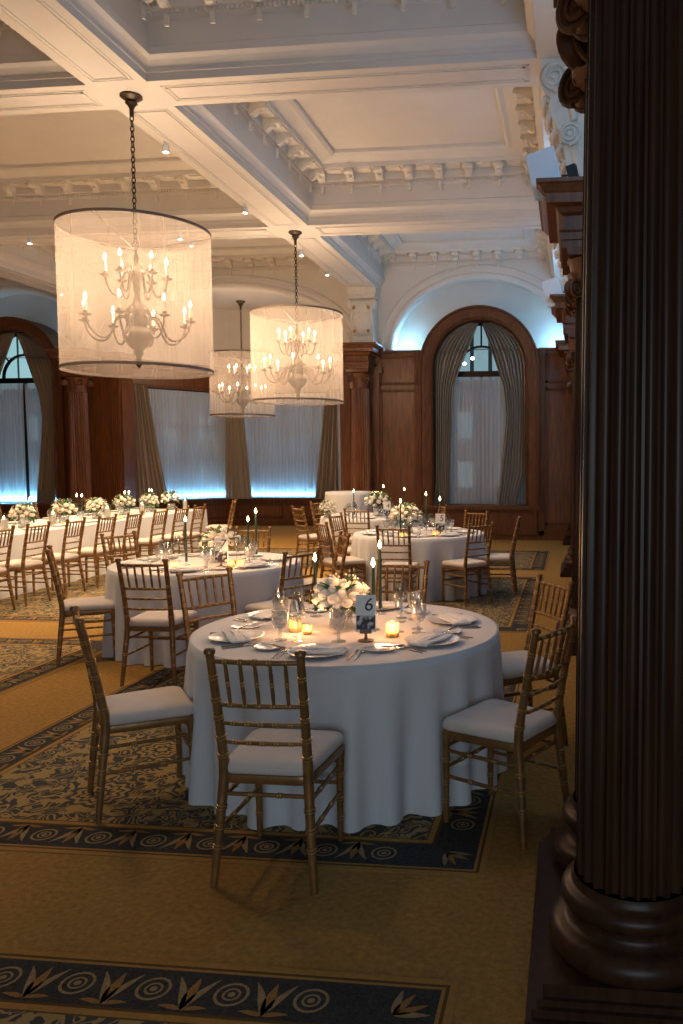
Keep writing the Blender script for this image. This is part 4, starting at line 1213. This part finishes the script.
bouquet(T[7][0]+.10, T[7][1]+.05, TH, .17, 'round centrepiece of cream roses on the left round table', 26, 'rose centrepieces', seed=3, rr=.040)
B5 = bouquet(T[5][0]-.16, T[5][1]-.05, TH, .20, 'loose centrepiece of cream roses on the middle round table', 26, 'rose centrepieces', seed=4, rr=.043)
B4 = bouquet(T[4][0]+.10, T[4][1]+.02, TH, .21, 'centrepiece of cream roses on the farthest round table', 20, 'rose centrepieces', seed=5, rr=.045)
copy_tree(B5, (T[4][0]-.62, T[4][1]-.45, TH), 1.9, 'small cluster of white roses at the left edge of the farthest round table', 'rose centrepieces').scale = (.72,.72,.72)
lnames = ['leftmost bouquet of cream roses along the long table', 'second bouquet of cream roses from the left on the long table', 'third bouquet of cream roses from the left on the long table', 'fourth bouquet of cream roses from the left on the long table', 'fifth bouquet of cream roses from the left on the long table', 'rightmost bouquet of cream roses on the long table']
for k, (yy, xx) in enumerate(((10.4,-7.55),(11.3,-7.55),(12.15,-7.55),(12.95,-7.55),(13.75,-7.52),(14.4,-7.45))):
    c = copy_tree(B4 if k % 2 else B5, (xx, yy, TH), k*1.1, lnames[k], 'bouquets on the long table'); c.scale = (.84, .84, .88)

# ------------------------------------------------------------------ candles
def flame_mb(h=.032, r=.0065):
    m = MB(); m.lathe([(0,0),(r*.7,h*.12),(r,h*.3),(r*.75,h*.55),(r*.35,h*.8),(0,h)], 10, cap=False); return m
def taper(x, y, h, label, group, holder=True):
    t = thing('taper_candle', label, 'candle', (x, y, TH), 0, group)
    mb = MB(); mb.lathe([(0,.001),(.034,.001),(.034,.005),(.012,.012),(.009,.03),(.014,.036),(.014,.058),(.011,.058),(.011,.03),(0,.03)], 16, cap=False); mb.build('glass_holder', M['glass'], t, smooth=True)
    mb = MB(); mb.lathe([(.0105,.031),(.0105,.06),(.0095,h*.6),(.0085,h),(.0,h+.004)], 12, cap=True); mb.build('green_candle', M['wax_green'], t, smooth=True, autos=50)
    mb = flame_mb(.052,.011); mb.v = [(a,b_,c+h+.004) for a,b_,c in mb.v]; mb.build('candle_flame', M['flame'], t, smooth=True)
    return t
def votive(x, y, r, h, label, group):
    t = thing('votive_candle', label, 'candle', (x, y, TH), 0, group)
    mb = MB(); mb.lathe([(0,.001),(r*.9,.001),(r,.006),(r,h),(r*.94,h),(r*.93,.010),(0,.010)], 20, cap=False); mb.build('glass_cup', M['votive_glass'], t, smooth=True, autos=50)
    mb = MB(); mb.lathe([(0,.012),(r*.88,.012),(r*.88,h*.35),(0,h*.35)], 16, cap=False); mb.build('wax', M['wax_white'], t)
    mb = flame_mb(.032,.011); mb.v = [(a,b_,c+h*.36) for a,b_,c in mb.v]; mb.build('candle_flame', M['votive_glow'], t, smooth=True)
    return t
G6 = 'green taper candles on the foreground table'
taper(-1.50, 4.62, .325, 'dark green taper candle just left of the rose centrepiece on the foreground table', G6)
tp0 = taper(-1.06, 4.27, .345, 'dark green taper candle directly beside the number card of the foreground table', G6)
taper(-1.13, 4.72, .395, 'dark green taper candle at the back of the foreground table', G6)
votive(-1.47, 4.17, .034, .075, 'larger glowing votive left of the flowers on the foreground table', 'votives on the foreground table')
votive(-1.39, 4.13, .026, .050, 'small glowing votive right next to the larger one at the left of the foreground table', 'votives on the foreground table')
votive(-.92, 4.11, .034, .080, 'glowing votive right of the number card on the foreground table', 'votives on the foreground table')
taper(T[7][0]-.10, T[7][1]-.20, .385, 'green taper candle left of the flowers on the left round table', 'green taper candles on the left round table')
taper(T[7][0]+.30, T[7][1]+.42, .42, 'taller green taper candle right of the flowers on the left round table', 'green taper candles on the left round table')
taper(T[7][0]+.32, T[7][1]+.18, .36, 'shorter green taper candle at the right of the left round table', 'green taper candles on the left round table')
for dx, dy, nm in ((-.10,-.42,'left'),(.42,-.25,'right'),(.35,-.29,'middle right')):
    votive(T[7][0]+dx, T[7][1]+dy, .032, .06, 'glowing votive in front of the flowers on the left round table, the %s one' % nm, 'votives on the left round table')
taper(-2.06, 9.72, .40, 'green taper candle at the left of the middle round table flowers', 'green taper candles on the middle round table')
taper(-1.86, 10.38, .46, 'tall green taper candle behind the middle round table flowers', 'green taper candles on the middle round table')
taper(-1.66, 10.28, .40, 'green taper candle at the right of the middle round table flowers', 'green taper candles on the middle round table')
votive(-1.62, 9.62, .034, .065, 'glowing votive beside the number card on the middle round table', 'votives on the middle round table')
votive(-1.98, 9.45, .034, .06, 'glowing votive in front of the flowers on the middle round table', 'votives on the middle round table')
taper(-3.50, 12.85, .40, 'green taper candle at the left of the farthest round table', 'green taper candles on the farthest table')
taper(-3.12, 13.35, .46, 'green taper candle behind the farthest table bouquet', 'green taper candles on the farthest table')
taper(-2.72, 13.15, .42, 'green taper candle at the right of the farthest round table', 'green taper candles on the farthest table')
GL = 'tapers on the long table'
for k, (yy, xx, hh) in enumerate(((10.85,-7.72,.36),(10.95,-7.84,.40),(12.25,-7.95,.40),(12.15,-7.80,.35),(13.45,-7.82,.42),(13.38,-7.70,.37),(14.35,-7.85,.44),(14.2,-7.72,.40))):
    c = copy_tree(tp0, (xx, yy, TH), 0, '%s taper candle of the %s pair from the left on the long table' % ('taller' if k % 2 == (0 if k > 1 else 1) else 'shorter', ('first','second','third','last')[k//2]), GL)
def pillar(x, y, h, label):
    t = thing('pillar_candle', label, 'candle', (x, y, TH), 0, 'pillar candles on the long table')
    mb = MB(); mb.lathe([(0,.004),(.036,.004),(.038,.01),(.038,h),(.03,h+.004),(.0,h)], 18, cap=False); mb.build('wax_pillar', M['wax_white'], t, smooth=True, autos=50)
    mb = MB(); mb.lathe([(0,.001),(.052,.001),(.054,h+.07),(.051,h+.07),(.049,.003),(0,.003)], 18, cap=False); mb.build('glass_cylinder', M['glass'], t, smooth=True, autos=50)
    mb = flame_mb(.045,.011); mb.v = [(a,b_,c+h+.003) for a,b_,c in mb.v]; mb.build('candle_flame', M['flame'], t, smooth=True)
for k, (yy, xx) in enumerate(((8.72,-7.35),(9.70,-7.32),(10.68,-7.30),(12.0,-7.28),(13.05,-7.28),(14.45,-7.20))):
    pillar(xx, yy, .17, 'white pillar candle in glass on the long table, %s from the left' % ('first','second','third','fourth','fifth','sixth')[k])
for k in range(7):
    votive(-7.20+.05*(k % 2), 8.55+.72*k, .028, .05, 'small votive near the front edge of the long table, %s from the left' % ('first','second','third','fourth','fifth','sixth','seventh')[k], 'votives on the long table')
lg = 'settings on the long table'
for k in range(8):
    yy = (8.12,8.74,9.42,10.10,10.70,11.40,11.95,12.50)[k]; w = ('first','second','third','fourth','fifth','sixth','seventh','eighth')[k]
    x = -7.20; inst('dinner_plate', None, None, x, yy, TH, 0, 'white plate on the near edge of the long table, %s from the left' % w, 'plate', 'plates on the long table')
    inst('folded_napkin', None, None, x, yy, TH+.008, PI/2, 'folded napkin on the long table, %s from the left' % w, 'napkin', 'napkins on the long table')
    inst('water_goblet', None, None, x-.22, yy+.13, TH, 0, 'goblet on the near side of the long table, %s from the left' % w, 'glass', 'goblets on the long table')
    inst('wine_glass', None, None, x-.30, yy+.2, TH, 0, 'wine glass on the near side of the long table, %s from the left' % w, 'glass', 'wine glasses on the long table')
for k in range(6):
    yy = 10.2+.9*k; w = ('first','second','third','fourth','fifth','sixth')[k]
    inst('dinner_plate', None, None, -8.22, yy, TH, 0, 'white plate on the far edge of the long table, %s from the left' % w, 'plate', 'plates on the long table')
    inst('wine_glass', None, None, -7.98, yy-.14, TH, 0, 'wine glass on the far side of the long table, %s from the left' % w, 'glass', 'wine glasses on the long table')
    inst('water_goblet', None, None, -8.02, yy-.24, TH, 0, 'goblet on the far side of the long table, %s from the left' % w, 'glass', 'goblets on the long table')

# ------------------------------------------------------------------ number cards
def text_mesh(s, size, name, mat, parent, loc, rot, shear=.0):
    cu = bpy.data.curves.new(name+'_curve', 'FONT'); cu.body = s; cu.size = size; cu.extrude = .0006; cu.shear = shear
    cu.align_x = 'CENTER'; cu.align_y = 'CENTER'
    to = bpy.data.objects.new(name+'_tmp', cu); col.objects.link(to)
    dg = bpy.context.evaluated_depsgraph_get(); dg.update()
    me = bpy.data.meshes.new_from_object(to.evaluated_get(dg))
    bpy.data.objects.remove(to); bpy.data.curves.remove(cu)
    me.materials.clear(); me.materials.append(mat); me.name = name
    o = bpy.data.objects.new(name, me); col.objects.link(o); o.parent = parent; o.location = loc; o.rotation_euler = rot
    return o
def card(num, x, y, rz, label, s=1.):
    t = thing('table_number_card', label, 'sign', (x, y, TH), rz)
    mb = MB(); mb.lathe([(0,.001),(.042,.001),(.042,.006),(.012,.012),(.008,.02),(.007,.045),(0,.045)], 20, cap=False); mb.box(-.03,.03,-.008,.010,.040,.062)
    mb.build('card_stand', M['steel'], t, smooth=True, autos=40)
    tilt = rad(-6); w, h = .052*s, .19*s
    root = MB(); root.box(-w, w, -.0015, .0015, 0, h); c = root.build('number_card', M['card'], t); c.location = (0,0,.048); c.rotation_euler = (tilt, 0, 0)
    p = MB(); p.box(-w*.92, w*.92, -.0032, -.0014, h*.06, h*.44); p.build('photo_print', M['photo'], c)
    text_mesh(num, .095*s, 'numeral', M['ink'], c, (w*.25, -.0022, h*.72), (PI/2, 0, 0), .12)
card('6', -1.035, 4.00, rad(6), 'white card reading 6 with a black and white photo, on the foreground table')
card('7', -3.02, 6.70, rad(14), 'white table number card reading 7, in front of the flowers on the left round table', 1.1)
card('5', -1.58, 9.80, rad(5), 'white table number card reading 5, right of the flowers on the middle round table', 1.15)
card('4', -2.88, 12.55, rad(5), 'small pale number card on the farthest round table', 1.1)

# ------------------------------------------------------------------ chandeliers
def arm_mb(r, z, rise):
    m = MB(); pts = []; 
    P_ = [(0.03,z+.02),(r*.28,z+.09),(r*.42,z+.05),(r*.50,z-.06),(r*.62,z-.14),(r*.80,z-.13),(r*.95,z-.05),(r,z+rise)]
    for k in range(len(P_)-1):
        for j in range(3):
            t = j/3; p0 = P_[max(0,k-1)]; p1 = P_[k]; p2 = P_[k+1]; p3 = P_[min(len(P_)-1,k+2)]
            f = lambda a, b_, c, d: .5*((2*b_)+(-a+c)*t+(2*a-5*b_+4*c-d)*t*t+(-a+3*b_-3*c+d)*t**3)
            pts.append((f(p0[0],p1[0],p2[0],p3[0]), 0, f(p0[1],p1[1],p2[1],p3[1])))
    pts.append((r,0,z+rise)); m.tube(pts, .011, 8)
    m.tube([(r*.30,0,z+.085),(r*.36,0,z+.13),(r*.30,0,z+.16),(r*.25,0,z+.13)], [.008,.007,.006,.004], 6)
    return m
def chandelier(x, y, zb, zt, label, full=None):
    """zb / zt bottom and top of the drum shade"""
    t = thing('drum_chandelier', label, 'chandelier', (x, y, BEAM_Z), 0, 'drum shaded chandeliers')
    Z = lambda z: z-BEAM_Z
    mb = MB(); mb.lathe([(.0,0),(.10,0),(.105,-.02),(.07,-.045),(.045,-.06),(.06,-.075),(.035,-.10),(.02,-.13),(.02,-.2),(.0,-.2)], 24, cap=False); mb.build('canopy', M['bronze'], t, smooth=True, autos=50)
    mb = MB(); z = -.19; k = 0; zend = Z(zt)-.10
    while z > zend:
        pts = [Vector((.018*cos(a), 0, .032*sin(a))) for a in [2*PI*i/10 for i in range(10)]]
        if k % 2: pts = [Vector((0, p.x, p.z)) for p in pts]
        mb.tube([(p.x, p.y, p.z+z-.028) for p in pts], .0055, 6, 0, True); z -= .049; k += 1
    mb.tube([(.035*cos(a),0,z-.02+.04*sin(a)) for a in [2*PI*i/14 for i in range(14)]], .007, 6, 0, True)
    mb.build('chain', M['dark_metal'], t, smooth=True); ztop = z-.05
    zl, zu = Z(zb)+.42, Z(zb)+.84
    mb = MB()
    mb.lathe([(.0,ztop),(.012,ztop),(.014,zu+.30),(.03,zu+.27),(.02,zu+.22),(.035,zu+.16),(.06,zu+.10),(.055,zu+.04),(.03,zu),(.04,zu-.04),(.022,zu-.08),(.03,zl+.28),(.05,zl+.24),(.11,zl+.18),(.13,zl+.12),(.11,zl+.05),(.075,zl+.02),(.11,zl-.02),(.15,zl-.06),(.14,zl-.11),(.09,zl-.18),(.04,zl-.22),(.05,zl-.25),(.025,zl-.28),(.028,zl-.36),(.0,zl-.40)], 24, cap=False)
    mb.build('turned_stem', M['bronze'], t, smooth=True)
    for tier, (n, r, zz, rise, ph) in enumerate(((8,.51,zl+.02,.04,.2),(6,.28,zu+.04,.03,.5))):
        for k in range(n):
            a = ph+2*PI*k/n
            A = arm_mb(r, zz, rise).build('arm', M['bronze'], t, smooth=True); A.rotation_euler = (0,0,a)
            zc = zz+rise
            m = MB(); m.lathe([(.0,zc-.01),(.02,zc-.008),(.055,zc+.012),(.057,zc+.016),(.02,zc+.006),(.018,zc+.03),(.022,zc+.045),(.0,zc+.045)], 14, (r,0,0), cap=False); m.build('drip_pan', M['bronze'], A, smooth=True)
            m = MB(); m.lathe([(.0,zc+.03),(.012,zc+.03),(.012,zc+.15),(.0,zc+.152)], 10, (r,0,0), cap=False); m.build('candle_sleeve', M['candle_tube'], A, smooth=True, autos=50)
            m = MB(); m.lathe([(.0,zc+.150),(.010,zc+.158),(.0135,zc+.175),(.008,zc+.20),(.0,zc+.22)], 10, (r,0,0), cap=False); m.build('flame_bulb', M['bulb'], A, smooth=True)
    R_ = .71
    mb = MB(); n = 96; vs = []
    for j in range(9):
        zz = Z(zb)+(zt-zb)*j/8
        for i in range(n):
            a = 2*PI*i/n; rr = R_-.003+.0012*sin(a*31+j*.2); vs.append((rr*cos(a), rr*sin(a), zz))
    mb.add(vs, [(j*n+i, j*n+(i+1) % n, (j+1)*n+(i+1) % n, (j+1)*n+i) for j in range(8) for i in range(n)])
    sh = mb.build('drum_shade', M['shade'], t, smooth=True)
    for zz in (zb, zt):
        m = MB(); m.lathe([(R_-.003,Z(zz)-.012),(R_+.004,Z(zz)-.012),(R_+.004,Z(zz)+.016),(R_-.003,Z(zz)+.016),(R_-.003,Z(zz)-.012)], 96, cap=False); m.build('shade_ring', M['shade_band'], sh, smooth=True, autos=40)
    m = MB()
    for k in range(3):
        a = .5+2*PI*k/3; m.tube([(0,0,Z(zt)-.02 if False else ztop-.02),(R_*cos(a),R_*sin(a),Z(zt))], .004, 6)
    m.build('shade_hanger', M['bronze'], sh)
    m = MB(); vs = []
    for i in range(n): a = 2*PI*i/n; vs += [(R_*cos(a),R_*sin(a),Z(zb)+.01),(.03*cos(a),.03*sin(a),Z(zb)+.01)]
    return t
chandelier(-4.26, 7.66, 2.57, 3.93, 'nearest and largest looking chandelier in a translucent drum shade, upper left')
chandelier(-4.26, 12.40, 2.60, 3.97, 'middle chandelier in a translucent drum shade, hanging in front of the bay column')
chandelier(-7.32, 17.55, 2.68, 4.05, 'farthest and smallest chandelier in a drum shade, hanging in the window bay')

# ------------------------------------------------------------------ ceiling spots
def spotlamp(x, y, label, energy=0, tx=None):
    t = thing('ceiling_spotlight', label, 'spotlight', (x, y, BEAM_Z), 0, 'small white ceiling spotlights')
    mb = MB(); mb.lathe([(0,0),(.03,0),(.03,-.01),(.008,-.014),(.008,-.05),(0,-.05)], 14, cap=False); mb.build('mount', M['speaker'], t, smooth=True, autos=40)
    mb = MB(); mb.lathe([(0,-.03),(.025,-.03),(.036,-.05),(.036,-.115),(.032,-.115),(.030,-.10),(0,-.10)], 16, cap=False); mb.build('lamp_housing', M['speaker'], t, smooth=True, autos=40)
    mb = MB(); mb.lathe([(.0295,-.105),(.02,-.114),(0,-.118)], 16, cap=False); mb.build('lamp_face', M['spot_face'], t, smooth=True)
SP = [(-4.50,5.6),(-8.52,7.3),(-4.50,8.79),(-4.50,11.02),(-4.50,13.40),(-4.50,14.86),(-8.52,12.13),(-10.50,15.9),(-6.05,12.2),(-6.05,12.60)]  # first two added out of view to brighten table tops and carpet
SPL = ['added above the foreground, outside the top of the picture','added above the left walkway, outside the picture','just right of the nearest chandelier chain','between the first and second chandeliers','right beside the second chandelier chain','farthest along the beam near the cartouche bracket','at the far left on the cross beam','at the far left near the blue arch','seen through the nearest drum shade, the left one','seen through the nearest drum shade, the right one']
for (x, y), l in zip(SP, SPL): spotlamp(x, y, 'small white ceiling spotlight, %s' % l)

# ------------------------------------------------------------------ blue strips on the sills
def led(p, q, label):
    mb = MB(); mb.tube([p, q], .012, 8); tag(mb.build('led_strip', M['led']), label, 'light strip')
led((LX-.95,17.16,.745), (LX+.95,17.16,.745), 'thin blue light strip on the sill of the left arched window')
def onseg(i, a, c, inset, z):
    f_, L_ = seg_frame(BAY[i], BAY[i+1], inset); return f_(a, 0, z), f_(L_+c, 0, z)
p, q = onseg(1, .3, -.1, .05, .745); led(p, q, 'thin blue light strip on the sill of the left bay window')
p, q = onseg(2, .3, -.3, .05, .745); led(p, q, 'thin blue light strip on the sill of the middle bay window')

# ------------------------------------------------------------------ outside: a building across the street
bt = thing('street_building', 'dark stone building across the night street, seen through the windows', 'building', (-7, 31, 0))
mb = MB(); mb.box(-42, 22, 0, 6, -8, 18); mb.build('facade', M['room_dark'], bt)
litm = emissive('lit_office_window', (.45, .75, .85), .35); litw = emissive('lit_window_warm', (.6, .8, .8), .2)
rnd = random.Random(5)
for i in range(-26, 14):
    for j in range(-1, 6):
        m_ = MB(); m_.box(i*1.5-.28, i*1.5+.28, -.04, .02, j*1.9+.6, j*1.9+1.6)
        m_.build('lit_window', litm if rnd.random() < .3 else (litw if rnd.random() < .25 else M['black']), bt)

litb = emissive('bright_lobby_window', (.35, .62, .66), .75); globe_m = emissive('lit_globe_lamp', (.8, .95, .9), 5.)
for X0, X1, Z0, Z1, mt in ((-17.6,-13.0,4.6,7.4,litb),(2.6,5.4,4.7,7.0,litm)):
    m_ = MB()
    for q in range(4):
        w_ = (X1-X0)/4; m_.box(X0+w_*q+.08, X0+w_*(q+1)-.08, -.3, -.2, Z0, Z1)
    m_.build('lit_lobby_window', mt, bt)
for gx, gz in ((3.05, 5.3), (3.35, 5.5), (4.9, 5.35)):
    m_ = MB(); m_.lathe([(0,-.07),(.06,-.04),(.08,0),(.06,.04),(0,.07)], 10, (gx,-.5,gz), cap=False); m_.build('lit_globe', globe_m, bt)
# ------------------------------------------------------------------ lights
def light(kind, name, loc, energy, color, **k):
    d = bpy.data.lights.new(name, kind); d.energy = energy; d.color = color
    for a, v in k.items():
        if a not in ('rot',): setattr(d, a, v)
    o = bpy.data.objects.new(name, d); col.objects.link(o); o.location = loc
    if 'rot' in k: o.rotation_euler = k['rot']
    return o
WARM = (1., .71, .47); AMB = (1., .50, .22)
for x, y, zz, e in ((-4.26,7.66,3.05,70),(-4.26,12.40,3.08,70),(-7.32,17.55,3.1,46)):
    light('POINT', 'chandelier_light', (x, y, zz+.12), e, WARM, shadow_soft_size=.30)
    light('POINT', 'chandelier_upper_light', (x, y, zz+.62), e*.7, WARM, shadow_soft_size=.22)
# spots wash the tables; the last two are added out of view
for x, y, e in ((-4.50,8.79,480),(-4.50,11.02,260),(-4.50,13.40,260),(-8.52,12.1,760),(-6.05,12.2,380),(-6.05,12.6,240),(-4.50,5.6,230),(-8.52,7.3,520)):
    o = light('SPOT', 'ceiling_spot_light', (x, y, 5.09), e, (1., .71, .42), spot_size=rad(112), spot_blend=.8, shadow_soft_size=.30)
# blue vault lights
for cx in (AX, LX):
    for s in (-1, 1):
        light('POINT', 'vault_uplight', (cx+s*1.62, 17.08, 4.09), 11, (.26, .62, 1.), shadow_soft_size=.06)
# led strips
def area(name, loc, sx, sy, e, colr, rot): return light('AREA', name, loc, e, colr, shape='RECTANGLE', size=sx, size_y=sy, rot=rot)
area('sill_strip_light', (LX, 17.17, .78), 1.8, .05, 70, (.20,.60,1.), (rad(202),0,0))
fA, LA = seg_frame(BAY[1], BAY[2], .04); pA = fA(LA/2,0,.78)
area('sill_strip_light', pA, LA-.5, .05, 28, (.20,.58,1.), (rad(202),0,math.atan2(BAY[2][1]-BAY[1][1], BAY[2][0]-BAY[1][0])))
area('sill_strip_light', ((BAY[2][0]+BAY[3][0])/2, 19.90, .78), 2.2, .05, 28, (.20,.58,1.), (rad(202),0,0))
# added area lights outside each window, backlighting the sheers
area('sheer_backlight', (AX, 17.6, 2.2), 1.8, 2.6, 3.5, (.75,.85,.95), (rad(-90),0,0))
area('sheer_backlight', (LX, 17.6, 2.2), 1.8, 2.6, 5, (.45,.68,.9), (rad(-90),0,0))
area('sheer_backlight', (-7.4, 20.5, 2.1), 2.5, 2.5, 9, (.42,.66,.9), (rad(-90),0,0))
area('sheer_backlight', (-9.9, 19.4, 2.1), 2.5, 2.5, 9, (.42,.66,.9), (rad(-90),0,rad(58)))
area('sheer_backlight', (-4.9, 19.4, 2.1), 2.5, 2.5, 6, (.55,.7,.9), (rad(-90),0,rad(-58)))
# candle light
for x, y, z, e in ((-1.43,4.13,.84,1.4),(-.92,4.10,.84,1.2),(-1.07,4.27,1.16,4.),(-1.5,4.62,1.14,3.5),(-1.13,4.72,1.22,3.),(-3.38,6.78,1.2,4.),(-2.97,7.3,1.22,4.),(-2.9,6.7,.85,2.),(-3.38,6.55,.85,2.),
                   (-2.06,9.72,1.22,4.),(-1.7,10.3,1.28,4.),(-3.2,13.1,1.25,6.),(-7.5,9.4,1.25,5.),(-7.75,10.85,1.25,5.),(-7.75,11.75,1.25,5.),(-7.75,13.3,1.28,5.),(-7.6,14.1,1.28,5.)):
    light('POINT', 'candle_light', (x, y, z), e, AMB, shadow_soft_size=.03)
# added cool fill behind the camera, standing in for dusk window light
area('cool_fill_behind', (.2, -2.7, 1.7), 3.0, 1.8, 58, (.66,.83,1.), (rad(88),0,rad(14)))
# cool light over the aisle
light('POINT', 'colonnade_uplight', (.30, 5.0, 4.2), 36, (.30,.60,1.), shadow_soft_size=.3)
light('POINT', 'colonnade_uplight', (.30, 9.8, 4.2), 36, (.30,.60,1.), shadow_soft_size=.3)
light('POINT', 'colonnade_uplight', (.30, 14.4, 4.2), 60, (.22,.56,1.), shadow_soft_size=.3)

w = bpy.data.worlds.new('world'); scene.world = w; w.use_nodes = True
bg = w.node_tree.nodes['Background']; bg.inputs[0].default_value = (.30, .50, .62, 1); bg.inputs[1].default_value = .06

# ------------------------------------------------------------------ camera
f_, cx_, cy_ = 805., 477., 512.
cam = bpy.data.cameras.new('camera'); co = bpy.data.objects.new('camera', cam); col.objects.link(co)
cam.sensor_fit = 'VERTICAL'; cam.sensor_height = 36.; cam.sensor_width = 24.
cam.lens = f_/1024*36.
cam.shift_x = -(cx_-341.5)/1024; cam.shift_y = 0
cam.clip_start = .05; cam.clip_end = 200
pitch, roll, yaw = rad(-3.72), rad(-.14), rad(6.53)
co.location = (0, 0, 1.68)
co.matrix_world = Matrix.Translation((0,0,1.68)) @ Matrix.Rotation(yaw, 4, 'Z') @ Matrix.Rotation(PI/2+pitch, 4, 'X') @ Matrix.Rotation(roll, 4, 'Z')
scene.camera = co
scene.view_settings.view_transform = 'Standard'; scene.view_settings.look = 'None'
scene.view_settings.gamma = 1; scene.view_settings.use_curve_mapping = False
scene.view_settings.exposure = 0.5
